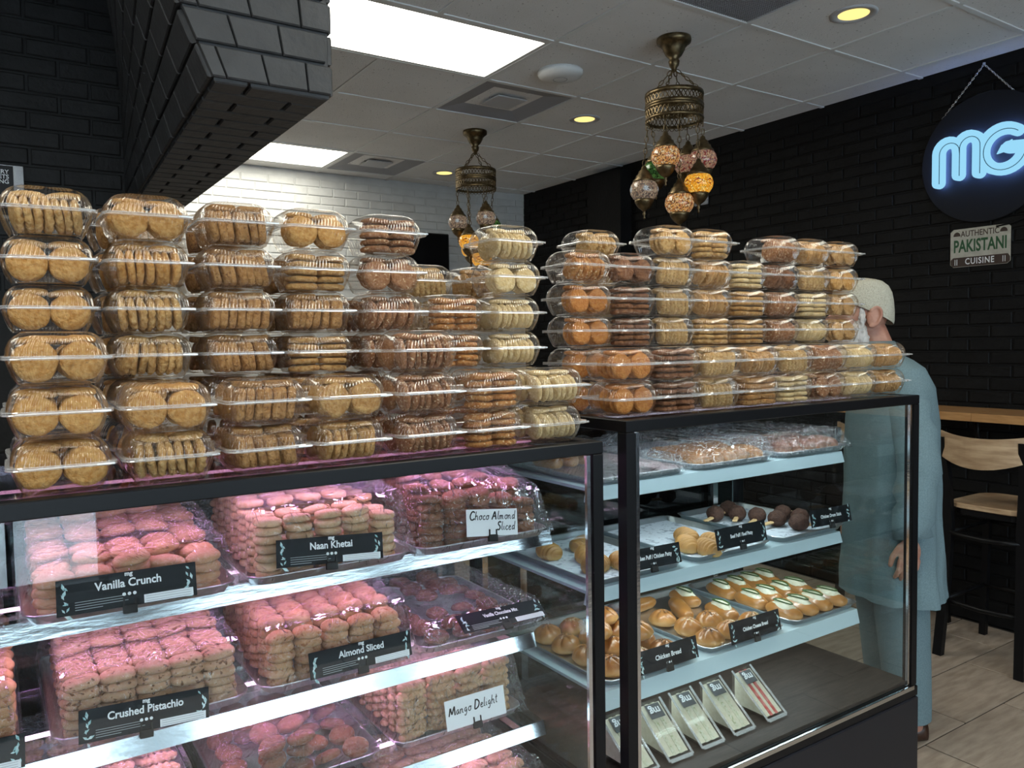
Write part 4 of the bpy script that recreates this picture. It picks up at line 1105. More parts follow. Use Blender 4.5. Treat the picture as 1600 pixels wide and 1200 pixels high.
def name_card(x0, x1, y, zt, zb, title, label, roll=0.0, tilt=12, big=0.0185, hand=None, slots=True, small=True):
    w = x1 - x0; h = zt - zb
    t = thing('name_card', label, 'name card', ((x0 + x1) / 2, y, (zt + zb) / 2), group='name cards on the trays')
    t.rotation_euler = (math.radians(-tilt), math.radians(roll), 0)
    MB().bbox(-w / 2, w / 2, -0.0006, 0.0006, -h / 2, h / 2, 0.0002).build('board', M_paper if hand else M_card, t)
    c = MB().bbox(-0.011, 0.011, -0.0035, 0.0035, -h / 2 - 0.012, -h / 2 + 0.003, 0.001)
    c.box(-0.010, -0.0075, -0.003, 0.0035, -h / 2, -h / 2 + 0.014).box(0.0075, 0.010, -0.003, 0.0035, -h / 2, -h / 2 + 0.014)
    c.build('clip', M_blackmatte, t)
    if hand:
        for (s, px, pz, sz) in hand:
            handwriting(t, s, sz, px, pz, M_ink)
        return t
    if title: text(t, title, big, M_whiteink, (0, -0.0010, h * (0.17 if small else 0.02)), offset=0.00045, name='title_lettering', sx=0.80 if len(title) > 18 else 0.92)
    text(t, 'mg', 0.010, M_whiteink, (0, -0.0010, h * 0.38 + 0.003), offset=0.0004, name='logo_print')
    for sx in (-1, 1):
        b = leaf_print(sx * (w / 2 - 0.010), -h * 0.1, h * 0.8, sx); o = b.build('leaf_print', M_teal, t); o.location = (0, -0.0009, 0)
    if small:
        f = MB()
        for k in range(4):
            ww = (0.075, 0.070, 0.078, 0.040)[k]
            f.box(-w / 2 + 0.026, -w / 2 + 0.026 + ww, -0.0010, -0.0007, -h * 0.17 - 0.0040 * k - 0.0006, -h * 0.17 - 0.0040 * k + 0.0004)
        f.build('small_print', mat('grey_print', (0.35, 0.37, 0.38), 0.7) if 'grey_print' not in bpy.data.materials else bpy.data.materials['grey_print'], t)
        n = MB().box(w / 2 - 0.084, w / 2 - 0.006, -0.0010, -0.0007, -h * 0.48, -h * 0.24).build('nutrition_panel', M_paper, t)
        for k in range(3):
            MB().box(w / 2 - 0.081, w / 2 - 0.010, -0.0012, -0.0009, -h * 0.44 + k * h * 0.07, -h * 0.44 + k * h * 0.07 + 0.0006).build('rule_line', M_vent, n)
    for k in (-1, 0, 1):
        o = MB().lathe([(0.0001, 0), (0.0028, 0.0), (0.0028, 0.0003)], 12, caps=True).build('round_icon', M_whiteink, t)
        o.rotation_euler = (PI / 2, 0, 0); o.location = (0.008 * k, -0.0008, -h * (0.14 if small else 0.30))
    return t
name_card(0.072, 0.284, 1.440, 1.130, 1.073, 'Vanilla Crunch', 'black name card reading Vanilla Crunch', 0.8)
name_card(-0.205, 0.022, 1.514, 0.872, 0.818, '', 'black name card cut off by the picture left edge', 2.0)
name_card(0.424, 0.636, 1.440, 1.137, 1.086, 'Naan Khetai', 'black name card reading Naan Khetai', 4.0)
name_card(0.828, 0.958, 1.440, 1.142, 1.085, '', 'white handwritten card reading Choco Almond Sliced', 6.0, hand=[('Choco Almond', -0.058, 0.006, 0.0185), ('Sliced', 0.010, -0.017, 0.0185)])
name_card(0.100, 0.313, 1.514, 0.877, 0.822, 'Crushed Pistachio', 'black name card reading Crushed Pistachio', 3.0)
name_card(0.505, 0.728, 1.514, 0.889, 0.837, 'Almond Sliced', 'black name card reading Almond Sliced', 0.0)
name_card(0.850, 1.075, 1.516, 0.898, 0.846, 'Vanilla Chocolate Mix', 'black name card tilted far back on the nearly empty tray', 1.0, tilt=58, big=0.013)
name_card(0.812, 0.968, 1.520, 0.705, 0.641, '', 'white handwritten card reading Mango Delight', 0.0, hand=[('Mango Delight', -0.070, -0.002, 0.0200)])
name_card(1.340, 1.540, 1.520, 0.957, 0.903, 'Chicken Puff / Chicken Patty', 'black name card reading Chicken Puff Chicken Patty', 1.0, small=False, big=0.0145)
name_card(1.692, 1.905, 1.530, 0.964, 0.905, 'Beef Puff / Beef Patty', 'black name card reading Beef Puff Beef Patty', 0.0, small=False, big=0.014)
name_card(2.118, 2.326, 1.530, 0.960, 0.907, 'Chicken Drum Stick', 'black name card reading Chicken Drum Stick', 1.0, small=False, big=0.014)
name_card(1.352, 1.567, 1.485, 0.702, 0.644, 'Chicken Bread', 'black name card reading Chicken Bread', 0.0, small=False, big=0.017)
name_card(1.698, 1.912, 1.485, 0.706, 0.646, 'Chicken Cheese Bread', 'black name card reading Chicken Cheese Bread', 0.0, small=False, big=0.0145)

# ------------------------------------------------------------------ wall signs, screen
# illuminated round sign on the right wall; s runs to the right along the wall (-Y)
M_neon = emit('pale_blue_letter_face', (0.34, 0.74, 1.0), 0.95)
M_back = emit('letter_backlight', (0.20, 0.38, 1.0), 26.0)
M_disc = mat('midnight_sign_disc', (0.008, 0.009, 0.012), 0.6, spec=0.25)
def stroke(pts, w, y0, y1, closed=False):
    """rounded ribbon of width w through 2-D points (s, z), from depth y0 to y1 (local y, front negative)"""
    b = MB(); n = len(pts); P = [Vector((p[0], p[1])) for p in pts]; Lf = []; Rt = []
    for i in range(n):
        t = (P[min(i + 1, n - 1)] - P[max(i - 1, 0)]).normalized(); nn = Vector((-t.y, t.x))
        Lf.append(P[i] + nn * w / 2); Rt.append(P[i] - nn * w / 2)
    t0 = (P[1] - P[0]).normalized(); t1 = (P[-1] - P[-2]).normalized()
    def cap(c, t, a0): return [c + (Vector((t.x, t.y)) * math.cos(a) + Vector((-t.y, t.x)) * math.sin(a)) * w / 2 for a in [a0 + PI * (k + 1) / 8 for k in range(7)]]
    # body as quads plus cap fans
    def slab(poly):
        m = len(poly)
        c = 0.0035
        cen = sum(poly, Vector((0, 0))) / m
        b.loft([[(p.x, y0, p.y) for p in poly], [(p.x, y1, p.y) for p in poly]], True, True)
    for i in range(n - 1): slab([Lf[i], Rt[i], Rt[i + 1], Lf[i + 1]])
    slab([Rt[0]] + [Lf[0]] + cap(P[0], t0, PI / 2)); slab([Lf[-1]] + [Rt[-1]] + cap(P[-1], t1, -PI / 2))
    return b
def arc(cx, cz, r, a0, a1, n=14): return [(cx + r * math.cos(math.radians(a0 + (a1 - a0) * k / n)), cz + r * math.sin(math.radians(a0 + (a1 - a0) * k / n))) for k in range(n + 1)]
ms = thing('round_sign', 'round black wall sign with glowing pale blue MG letters', 'illuminated sign', (XR - 0.012, 2.055, 2.405), -PI / 2)
dsc = MB().lathe([(0.001, 0.0), (0.322, 0.0), (0.325, 0.003), (0.325, 0.014), (0.322, 0.017), (0.001, 0.017)], 72).build('disc', M_disc, ms)
dsc.rotation_euler = (PI / 2, 0, 0); dsc.location = (0, -0.001, 0)
LS = lambda P: [(p[0] * 1.07 + 0.043, p[1] * 1.07 + 0.004) for p in P]
mpaths = [[(-0.235, -0.098), (-0.235, 0.035)] + arc(-0.187, 0.040, 0.048, 180, 20, 10) + [(-0.139, 0.03), (-0.139, -0.075)],
          [(-0.139, 0.03)] + arc(-0.092, 0.052, 0.047, 180, 10, 10) + [(-0.045, 0.03), (-0.045, -0.080)]]
gpath = arc(0.062, 0.008, 0.092, 52, 352, 30)
gbar = [(0.155, 0.002), (0.085, 0.010)]
mpaths = [LS(p) for p in mpaths]; gpath = LS(gpath); gbar = LS(gbar)
for pth, nm in ((mpaths[0], 'letter_m'), (mpaths[1], 'letter_m'), (gpath, 'letter_g'), (gbar, 'letter_g')):
    stroke(pth, 0.058, -0.075, -0.045).build(nm, M_neon, ms)
    stroke(pth, 0.034, -0.0445, -0.036).build('backlight', M_back, ms)
M_line = mat('letter_groove', (0.06, 0.20, 0.32), 0.5)
for pth in (mpaths[0], mpaths[1], gpath):
    q = [(p[0] + 0.010, p[1] - 0.006) for p in pth]
    stroke(q, 0.0035, -0.0765, -0.0748).build('letter_groove', M_line, ms)
lf = MB()
lf.loft([[(0.080, yy, -0.009), (0.102, yy, 0.031), (0.150, yy, 0.049), (0.139, yy, 0.015), (0.109, yy, -0.005)] for yy in (-0.070, -0.060)], True, True)
lf.build('leaf', M_neon, ms)
def chain(pts, r, parent, name='chain', m=M_brass, link_l=0.018):
    """alternating flat oval links along a polyline"""
    mb = MB(); P = [Vector(p) for p in pts]; k = 0
    for a, b in zip(P[:-1], P[1:]):
        d = b - a; n = max(1, int(d.length / link_l)); t = d.normalized(); o = t.orthogonal().normalized(); o2 = t.cross(o)
        for i in range(n):
            c = a + d * (i + 0.5) / n; q = o if k % 2 else o2; k += 1
            pp = [c + t * math.cos(2 * PI * j / 8) * link_l * 0.62 + q * math.sin(2 * PI * j / 8) * link_l * 0.30 for j in range(9)]
            mb.tube(pp, r, 4, False)
    return mb.build(name, m, parent, True)
chain([(-0.228, -0.010, 0.232), (-0.015, -0.006, 0.466)], 0.0022, ms, 'hanging_chain', M_chrome, 0.012)
chain([(-0.015, -0.006, 0.466), (0.145, -0.010, 0.278)], 0.0022, ms, 'hanging_chain', M_chrome, 0.012)
MB().lathe([(0.001, 0), (0.009, 0), (0.009, 0.012), (0.001, 0.014)], 12).build('wall_hook', M_chrome, ms).location = (-0.015, -0.004, 0.462)
# cable below the sign
cb = thing('sign_cable', 'thin black cable curving below the round sign', 'cable', (XR - 0.012, 1.9, 2.2), -PI / 2)
MB().tube([(-0.10, -0.006, -0.150), (-0.02, -0.007, -0.142), (0.06, -0.007, -0.118), (0.13, -0.007, -0.075), (0.20, -0.006, -0.01), (0.30, -0.006, 0.14)], 0.004, 6).build('cord', M_blackm, cb, True)

ps = thing('metal_sign', 'cream tin sign reading Authentic Pakistani Cuisine on black wall', 'sign', (XR - 0.010, 2.082, 1.960), -PI / 2)
M_cream = mat('worn_cream_enamel', (0.52, 0.50, 0.43), 0.5, var=(0.42, 0.40, 0.34), vscale=30, speck=(0.15, 0.10, 0.07), sscale=40, sth=0.72)
M_green = mat('dark_green_print', (0.02, 0.09, 0.035), 0.6); M_brn = mat('brown_print', (0.05, 0.03, 0.022), 0.6)
MB().loft([[(p[0], yy, p[1]) for p, n in rrect(0.148, 0.0985, 0.014, 40)] for yy in (0.0, -0.002)], True, True).build('plate', M_cream, ps)
MB().loft([[(p[0], yy, p[1] - 0.073) for p, n in rrect(0.146, 0.024, 0.012, 32)] for yy in (-0.0015, -0.0026)], True, True).build('lower_band', M_brn, ps)
text(ps, 'AUTHENTIC', 0.043, M_brn, (0.0, -0.0026, 0.070), offset=0.0006, name='upper_lettering', sx=0.80)
text(ps, 'PAKISTANI', 0.088, M_green, (0.0, -0.0026, 0.006), offset=0.0024, name='main_lettering', sx=0.62)
text(ps, 'CUISINE', 0.044, M_whiteink, (0.0, -0.0032, -0.073), offset=0.0007, name='lower_lettering', space=1.15, sx=0.80)
for sx in (-1, 1):
    pts = [(sx * 0.115 + 0.018 * math.cos(PI * k / 10), 0.062 + 0.022 * math.sin(PI * k / 10)) for k in range(11)]
    MB().loft([[(p[0], yy, p[1]) for p in pts] for yy in (-0.0018, -0.0026)], True, True).build('dome_print', M_brn, ps)
    for d in (-0.005, 0.005):
        MB().box(sx * 0.118 + d - 0.0014, sx * 0.118 + d + 0.0014, -0.0034, -0.0026, -0.088, -0.058).build('cutlery_print', M_whiteink, ps)

nt_ = thing('framed_notice', 'small pale framed notice on black wall behind the chandelier', 'notice', (XR - 0.012, 3.977, 2.532), -PI / 2)
MB().bbox(-0.062, 0.062, -0.010, 0.0, -0.075, 0.075, 0.003).build('frame', M_vent, nt_)
MB().box(-0.052, 0.052, -0.0112, -0.0098, -0.065, 0.065).build('sheet', mat('grey_notice_sheet', (0.30, 0.31, 0.33), 0.6), nt_)
f = MB()
for k in range(7): f.box(-0.040, 0.030 + 0.010 * (k % 2), -0.0118, -0.0112, 0.046 - 0.015 * k, 0.050 - 0.015 * k)
f.build('text_lines', M_vent, nt_)

tv = thing('wall_screen', 'black switched-off screen on the white brick wall', 'television', (3.06, YB - 0.03, 2.255))
MB().bbox(-0.36, 0.36, -0.035, 0.012, -0.215, 0.215, 0.006).build('casing', M_blackmatte, tv)
MB().box(-0.35, 0.35, -0.0362, -0.0345, -0.203, 0.205).build('screen', mat('dark_screen_glass', (0.004, 0.004, 0.005), 0.15), tv)

lb = thing('menu_sign', 'small black and silver sign listing bakery sweets catering at left edge', 'sign', (0.02, YL - 0.014, 2.13))
MB().bbox(-0.12, 0.112, -0.012, 0.0, -0.06, 0.055, 0.002).build('frame', M_chrome, lb)
MB().box(-0.115, 0.080, -0.0135, -0.0118, -0.056, 0.051).build('panel', M_ink, lb)
for k, w_ in enumerate(('BAKERY', 'SWEETS', 'CATERING')):
    text(lb, w_, 0.021, M_whiteink, (0.066, -0.0142, 0.028 - 0.018 * k), align='RIGHT', offset=0.0004, name='lettering')

# ------------------------------------------------------------------ mosaic lantern chandeliers
def mosaic(name, cols, strength, scale=150.0):
    m, nt, out = nodes(name); L = nt.links
    tc = N(nt, 'ShaderNodeTexCoord')
    v = N(nt, 'ShaderNodeTexVoronoi'); v.inputs['Scale'].default_value = scale
    ve = N(nt, 'ShaderNodeTexVoronoi', feature='DISTANCE_TO_EDGE'); ve.inputs['Scale'].default_value = scale
    L.new(tc.outputs['Object'], v.inputs['Vector']); L.new(tc.outputs['Object'], ve.inputs['Vector'])
    sp = N(nt, 'ShaderNodeSeparateColor'); L.new(v.outputs['Color'], sp.inputs[0])
    cr = N(nt, 'ShaderNodeValToRGB'); cr.color_ramp.interpolation = 'CONSTANT'
    while len(cr.color_ramp.elements) < len(cols): cr.color_ramp.elements.new(0.5)
    for k, (e, c) in enumerate(zip(cr.color_ramp.elements, cols)): e.position = k / len(cols); e.color = (*c, 1)
    L.new(sp.outputs[0], cr.inputs[0])
    mr = N(nt, 'ShaderNodeMapRange'); mr.inputs[1].default_value = 0.02; mr.inputs[2].default_value = 0.09; mr.inputs[3].default_value = 0.18
    L.new(ve.outputs['Distance'], mr.inputs[0])
    mx = N(nt, 'ShaderNodeVectorMath', operation='SCALE'); L.new(cr.outputs[0], mx.inputs[0]); L.new(mr.outputs[0], mx.inputs['Scale'])
    p = N(nt, 'ShaderNodeBsdfPrincipled'); p.inputs['Roughness'].default_value = 0.15
    dk = N(nt, 'ShaderNodeVectorMath', operation='SCALE'); dk.inputs['Scale'].default_value = 0.40; L.new(mx.outputs[0], dk.inputs[0])
    L.new(dk.outputs[0], p.inputs['Base Color']); L.new(mx.outputs[0], p.inputs['Emission Color']); p.inputs['Emission Strength'].default_value = strength
    L.new(p.outputs[0], out.inputs[0])
    return m
MG_amber = mosaic('amber_mosaic', [(1.0, .42, .03), (1.0, .50, .05), (.85, .30, .02), (1.0, .62, .15)], 0.75)
MG_pearl = mosaic('pearl_mosaic', [(.70, .46, .32), (.80, .60, .42), (.50, .34, .26), (.85, .66, .46), (.26, .20, .18)], 0.15)
MG_warm = mosaic('warm_mosaic', [(1.0, .55, .22), (.75, .28, .10), (1.0, .75, .45), (.30, .12, .06), (.95, .45, .12)], 0.4)
MG_red = mosaic('red_zigzag_mosaic', [(.75, .40, .28), (.40, .06, .06), (.95, .60, .35), (.5, .3, .25), (.85, .5, .3)], 0.22)
MG_green = mosaic('green_glass_mosaic', [(.08, .22, .05), (.14, .35, .08), (.05, .15, .04)], 0.16, 60)
MG_diam = mosaic('dark_red_diamonds', [(.30, .01, .02), (.42, .02, .03)], 0.35)
MG_star = mosaic('silver_star', [(.55, .6, .62), (.65, .7, .72)], 0.3)
def lamp_globe(parent, p, r, m, top_z, ring_p, deco):
    g = bpy.data.objects.new('lantern', None); COL.objects.link(g); g.parent = parent; g.location = p; g.empty_display_size = 0.03
    prof = [(0.45 * r, 0.80 * r), (0.72 * r, 0.62 * r), (0.93 * r, 0.33 * r), (1.0 * r, 0.0), (0.95 * r, -0.30 * r), (0.78 * r, -0.58 * r), (0.52 * r, -0.80 * r)]
    MB().lathe(list(reversed(prof)), 32, caps=False).build('glass_globe', m, g, True)
    MB().lathe([(0.80 * r, 0.55 * r), (0.78 * r, 0.66 * r), (0.62 * r, 0.82 * r), (0.55 * r, 1.02 * r), (0.44 * r, 1.10 * r), (0.36 * r, 1.32 * r), (0.22 * r, 1.42 * r), (0.16 * r, 1.62 * r), (0.05 * r, 1.70 * r)], 24).build('top_cap', M_brass, g, True)
    MB().lathe([(0.03 * r, -2.05 * r), (0.08 * r, -1.95 * r), (0.05 * r, -1.80 * r), (0.13 * r, -1.68 * r), (0.07 * r, -1.55 * r), (0.17 * r, -1.42 * r), (0.40 * r, -1.25 * r), (0.55 * r, -1.05 * r), (0.66 * r, -0.84 * r), (0.68 * r, -0.66 * r)], 24).build('bottom_cap', M_brass, g, True)
    if deco:
        mm, kind_ = deco
        d = MB(); cnt = 7 if kind_ == 'diamond' else 5
        for k in range(cnt):
            th = 2 * PI * k / cnt + 0.3
            def q(du, dv): return (1.012 * r * math.cos(th + du) * math.cos(dv), 1.012 * r * math.sin(th + du) * math.cos(dv), 1.012 * r * math.sin(dv))
            if kind_ == 'diamond': d.add([q(-0.32, 0.02), q(0, -0.19), q(0.32, 0.02), q(0, 0.23)], [(0, 1, 2, 3)])
            else:
                pts = [q((0.26 if j % 2 else 0.12) * math.cos(PI * j / 8), (0.26 if j % 2 else 0.12) * math.sin(PI * j / 8)) for j in range(16)]
                d.add(pts, [tuple(range(16))])
        d.build('mosaic_motif', mm, g)
    lp = Vector(ring_p) - Vector(p)
    chain([(0, 0, 1.68 * r), (lp.x, lp.y, lp.z)], 0.0022, g, 'chain', M_brass, 0.026)
    return g
def chandelier(base, label, globes, r):
    t = thing('mosaic_chandelier', label, 'chandelier', base, group='mosaic lantern chandeliers')
    MB().lathe([(0.001, -0.155), (0.010, -0.15), (0.014, -0.135), (0.022, -0.125), (0.026, -0.105), (0.020, -0.095), (0.036, -0.080), (0.050, -0.055), (0.052, -0.045), (0.066, -0.030), (0.078, -0.022), (0.080, -0.010), (0.078, 0.0)], 36).build('ceiling_canopy', M_brass, t, True)
    R_ = 0.131; zt, zb = -0.262, -0.385
    for zc, hh in ((zt, 0.010), (zt - 0.050, 0.009), (zt - 0.062, 0.007), (zb + 0.012, 0.007)):
        MB().lathe([(R_ - 0.003, zc - hh), (R_ + 0.003, zc - hh), (R_ + 0.005, zc), (R_ + 0.003, zc + hh), (R_ - 0.003, zc + hh), (R_ - 0.003, zc - hh)], 56, caps=False).build('hoop', M_brass, t, True)
    lat = MB()
    for (z0, z1) in ((zt - 0.044, zt - 0.008), (zb + 0.016, zt - 0.066)):
        for lvl in range(2):
            za = z0 + (z1 - z0) * lvl / 2; zb_ = z0 + (z1 - z0) * (lvl + 1) / 2
            n = 40
            for k in range(n):
                for sg in (0, 1):
                    a0 = 2 * PI * (k + (0.5 * lvl)) / n; a1 = a0 + (PI / n if sg else -PI / n)
                    lat.tube([(R_ * math.cos(a0), R_ * math.sin(a0), za), (R_ * math.cos(a1), R_ * math.sin(a1), zb_)], 0.0020, 4, False)
    tag(lat.build('lattice_band', M_brass, t), kind='stuff')
    fr = MB()
    for k in range(36):
        a = 2 * PI * k / 36
        fr.tube([((R_) * math.cos(a + dd), (R_) * math.sin(a + dd), zb + 0.006 - 0.012 * math.sin(PI * q)) for q, dd in ((0, -0.08), (0.3, -0.05), (0.5, 0), (0.7, 0.05), (1, 0.08))], 0.0018, 4, False)
    tag(fr.build('scalloped_fringe', M_brass, t), kind='stuff')
    for k in range(4):
        a = 2 * PI * k / 4 + 0.5
        chain([(0.012 * math.cos(a), 0.012 * math.sin(a), -0.145), (R_ * math.cos(a), R_ * math.sin(a), zt)], 0.0024, t, 'suspension_chain', M_brass, 0.024)
    for (p, m, deco) in globes:
        loc = Vector(p) - Vector(base)
        a = math.atan2(loc.y, loc.x)
        lamp_globe(t, loc, r, m, 0, (R_ * math.cos(a), R_ * math.sin(a), zb + 0.01), deco)
    return t
D = (MG_diam, 'diamond'); ST = (MG_star, 'star')
chandelier((2.707, 2.696, CZ), 'nearer aged brass chandelier with mosaic glass lanterns', [
    ((2.592, 2.637, 2.336), MG_warm, None), ((2.689, 2.800, 2.310), MG_green, None), ((2.560, 2.745, 2.199), MG_pearl, ST),
    ((2.640, 2.600, 2.124), MG_warm, None), ((2.722, 2.560, 2.213), MG_amber, D), ((2.807, 2.614, 2.339), MG_red, None), ((2.842, 2.740, 2.347), MG_red, None)], 0.0655)
chandelier((2.729, 4.535, CZ), 'farther aged brass chandelier with mosaic glass lanterns by white wall', [
    ((2.605, 4.562, 2.301), MG_pearl, ST), ((2.733, 4.420, 2.317), MG_pearl, ST), ((2.842, 4.530, 2.285), MG_green, None),
    ((2.624, 4.460, 2.165), MG_amber, D), ((2.745, 4.640, 2.138), MG_amber, None), ((2.720, 4.460, 2.055), MG_amber, D)], 0.0660)

# ------------------------------------------------------------------ bar counter and stools
bar = thing('bar_counter', 'long oak bar counter fixed along the black brick wall', 'counter', (XR, 1.7, 0))
for k, (a, b) in enumerate(((-1.6, -0.25), (-0.25, 0.233), (0.233, 1.10))):
    MB().bbox(-0.375, -0.024, a + 0.001, b - 0.001, 1.092, 1.132, 0.002).build('plank', M_wood, bar)
for y in (0.28, -0.02, -0.60, 0.75):
    b = MB().tube([(-0.024, y, 0.90), (-0.16, y, 0.94), (-0.22, y, 1.02), (-0.22, y, 1.092)], 0.013, 10)
    b.lathe([(0.034, 0), (0.034, 0.006), (0.02, 0.012)], 20, (-0.22, y, 1.078))
    b.build('pipe_bracket', M_blackm, bar, True)
def stool(loc, rz, label):
    t = thing('bar_stool', label, 'bar stool', loc, rz, 'wooden backed bar stools')
    # local: +x towards the wall, back posts at x = 0
    for sy in (-1, 1):
        MB().loft([[(x - 0.016, sy * y - 0.02, z), (x + 0.016, sy * y - 0.02, z), (x + 0.016, sy * y + 0.02, z), (x - 0.016, sy * y + 0.02, z)] for x, y, z in ((-0.035, 0.178, 0.0), (0.0, 0.165, 0.35), (0.012, 0.158, 0.62), (0.002, 0.170, 0.85), (-0.030, 0.180, 1.035))], True, True).build('back_post', M_blackm, t)
        MB().loft([[(x - 0.015, sy * y - 0.015, z), (x + 0.015, sy * y - 0.015, z), (x + 0.015, sy * y + 0.015, z), (x - 0.015, sy * y + 0.015, z)] for x, y, z in ((0.40, 0.185, 0.0), (0.36, 0.150, 0.69))], True, True).build('front_leg', M_blackm, t)
    # curved wooden back
    rings = []
    for k in range(17):
        a = -1 + 2 * k / 16
        x = -0.055 + 0.055 * a * a - 0.012; y = 0.190 * a
        dip = 0.055 * (1 - a * a); low = 0.045 * (1 - a * a)
        zt_, zb_ = 1.062 - dip * 0.35, 0.950 - low
        rings.append([(x - 0.009, y, zb_), (x + 0.009, y, zb_ + 0.002), (x + 0.009, y, zt_), (x - 0.009, y, zt_)])
    MB().loft(rings, True, True).build('backrest', M_woodseat, t, False)
    n = 40
    def sr(ins, z): return [(p[0] + 0.20, p[1], z) for p, nn in rrect(0.195 - ins, 0.180 - ins, 0.09, n)]
    MB().loft([sr(0.012, 0.700), sr(0.0, 0.706), sr(0.0, 0.722), sr(0.006, 0.728), sr(0.05, 0.724)], True, True).build('seat', M_woodseat, t)
    MB().loft([sr(0.018, 0.672), sr(0.010, 0.676), sr(0.010, 0.702)], True, True).build('seat_frame', M_blackm, t)
    for z, w_ in ((0.585, 0.155), (0.262, 0.170)):
        MB().tube([(0.005, -w_, z), (-0.012, -w_ * 0.5, z - 0.004), (-0.018, 0, z - 0.006), (-0.012, w_ * 0.5, z - 0.004), (0.005, w_, z)], 0.011, 8).build('back_stretcher', M_blackm, t, True)
        MB().tube([(0.375, -w_, z), (0.375, w_, z)], 0.011, 8).build('front_stretcher', M_blackm, t, True)
        for sy in (-1, 1):
            MB().tube([(0.0, sy * w_, z), (0.375, sy * w_, z)], 0.010, 8).build('side_stretcher', M_blackm, t, True)
    return t
stool((3.72, 1.785, 0), 0.0, 'black bar stool with curved wooden back nearest the right edge')
stool((3.74, 2.33, 0), 0.05, 'black bar stool mostly hidden behind the standing person')

# ------------------------------------------------------------------ the person beside the right case
M_skin = mat('weathered_skin', (0.45, 0.235, 0.165), 0.5, var=(0.36, 0.155, 0.105), vscale=28, bump=0.0015, bscale=90)
M_cloth = mat('grey_teal_cloth', (0.130, 0.190, 0.212), 0.85, var=(0.165, 0.235, 0.258), vscale=220, bump=0.0008, bscale=400, spec=0.2)
M_knit = mat('cream_knit_cap', (0.56, 0.53, 0.43), 0.85, bump=0.006, bscale=260, speck=(0.42, 0.39, 0.30), sscale=270, sth=0.58)
M_beard = mat('white_beard_hair', (0.66, 0.63, 0.60), 0.8, var=(0.48, 0.45, 0.43), vscale=90, stretch=(1, 1, 0.15), bump=0.006, bscale=200)
M_shoe = mat('dark_brown_leather', (0.05, 0.022, 0.012), 0.35)
man = thing('person', 'person in grey teal robe and cream knit cap standing beside the right case', 'person', (2.835, 1.703, 0), math.atan2(0.6, -0.8))
man.scale = (1, 1, 0.99)
B = MB()
B.ell((0.105, 0, 1.622), 0.098, 0.076, 0.098)
B.ell((0.140, 0, 1.560), 0.066, 0.060, 0.086)
B.ell((0.165, 0, 1.590), 0.048, 0.058, 0.050)
B.ell((0.185, 0, 1.640), 0.026, 0.055, 0.022)
B.capsule((0.205, 0, 1.615), (0.228, 0, 1.580), 0.010, 0.015)
B.ell((0.195, 0, 1.535), 0.024, 0.028, 0.016)
for sy in (-1, 1):
    B.ell((0.094, sy * 0.081, 1.592), 0.025, 0.010, 0.038, 16, 10, Matrix.Rotation(-0.2, 3, 'Y'))
    ep = [Vector((0.094 + 0.023 * math.cos(a) - 0.008 * math.sin(a), sy * (0.086 + 0.006 * max(0, -math.cos(a))), 1.592 + 0.036 * math.sin(a))) for a in [math.radians(40 + 27 * k) for k in range(10)]]
    for p, q in zip(ep[:-1], ep[1:]): B.capsule(p, q, 0.0062, 0.0062, 8)
    B.ell((0.100, sy * 0.086, 1.560), 0.009, 0.007, 0.012, 10, 6)
    B.capsule((0.106, sy * 0.086, 1.600), (0.096, sy * 0.088, 1.575), 0.005, 0.005, 8)
B.capsule((0.075, 0, 1.540), (0.035, 0, 1.42), 0.058, 0.068)
B.ell((0.01, 0, 1.26), 0.115, 0.175, 0.20); B.ell((0.0, 0, 1.00), 0.12, 0.155, 0.18)
for sy in (-1, 1):
    B.capsule((0.015, sy * 0.155, 1.350), (-0.01, sy * 0.225, 1.08), 0.048, 0.043)
    B.capsule((-0.01, sy * 0.225, 1.08), (0.026, sy * 0.245, 0.825), 0.042, 0.028)
    hx = 0.030; hy = sy * 0.247
    B.ell((hx, hy, 0.755), 0.040, 0.017, 0.052)
    for k in range(4):
        fx = hx + 0.030 - 0.020 * k; ln = (0.066, 0.074, 0.069, 0.055)[k]
        a = Vector((fx, hy, 0.722)); b = a + Vector((0.006, sy * 0.003, -ln * 0.45)); c = b + Vector((0.004, -sy * 0.012, -ln * 0.33)); d = c + Vector((-0.001, -sy * 0.014, -ln * 0.20))
        B.capsule(a, b, 0.0095, 0.0088, 10); B.capsule(b, c, 0.0088, 0.008, 10); B.capsule(c, d, 0.008, 0.007, 10)
    B.capsule((hx + 0.030, hy, 0.775), (hx + 0.056, hy - sy * 0.004, 0.735), 0.012, 0.010, 10)
    B.capsule((hx + 0.056, hy - sy * 0.004, 0.735), (hx + 0.060, hy - sy * 0.010, 0.705), 0.010, 0.0085, 10)
    B.capsule((0.0, sy * 0.085, 0.92), (0.0, sy * 0.095, 0.50), 0.085, 0.058)
    B.capsule((0.0, sy * 0.095, 0.50), (-0.045, sy * 0.095, 0.085), 0.056, 0.036)
    B.capsule((-0.055, sy * 0.095, 0.050), (0.10, sy * 0.11, 0.035), 0.036, 0.028)
body = B.build('body', M_skin, man, True)
rm = body.modifiers.new('Remesh', 'REMESH'); rm.mode = 'VOXEL'; rm.voxel_size = 0.0035; rm.use_smooth_shade = True
sm = body.modifiers.new('Smooth', 'SMOOTH'); sm.factor = 0.5; sm.iterations = 3
for sy in (-1, 1):
    MB().ell((0.186, sy * 0.032, 1.612), 0.012, 0.012, 0.012, 12, 8).build('eye', M_whiteink, man, True)
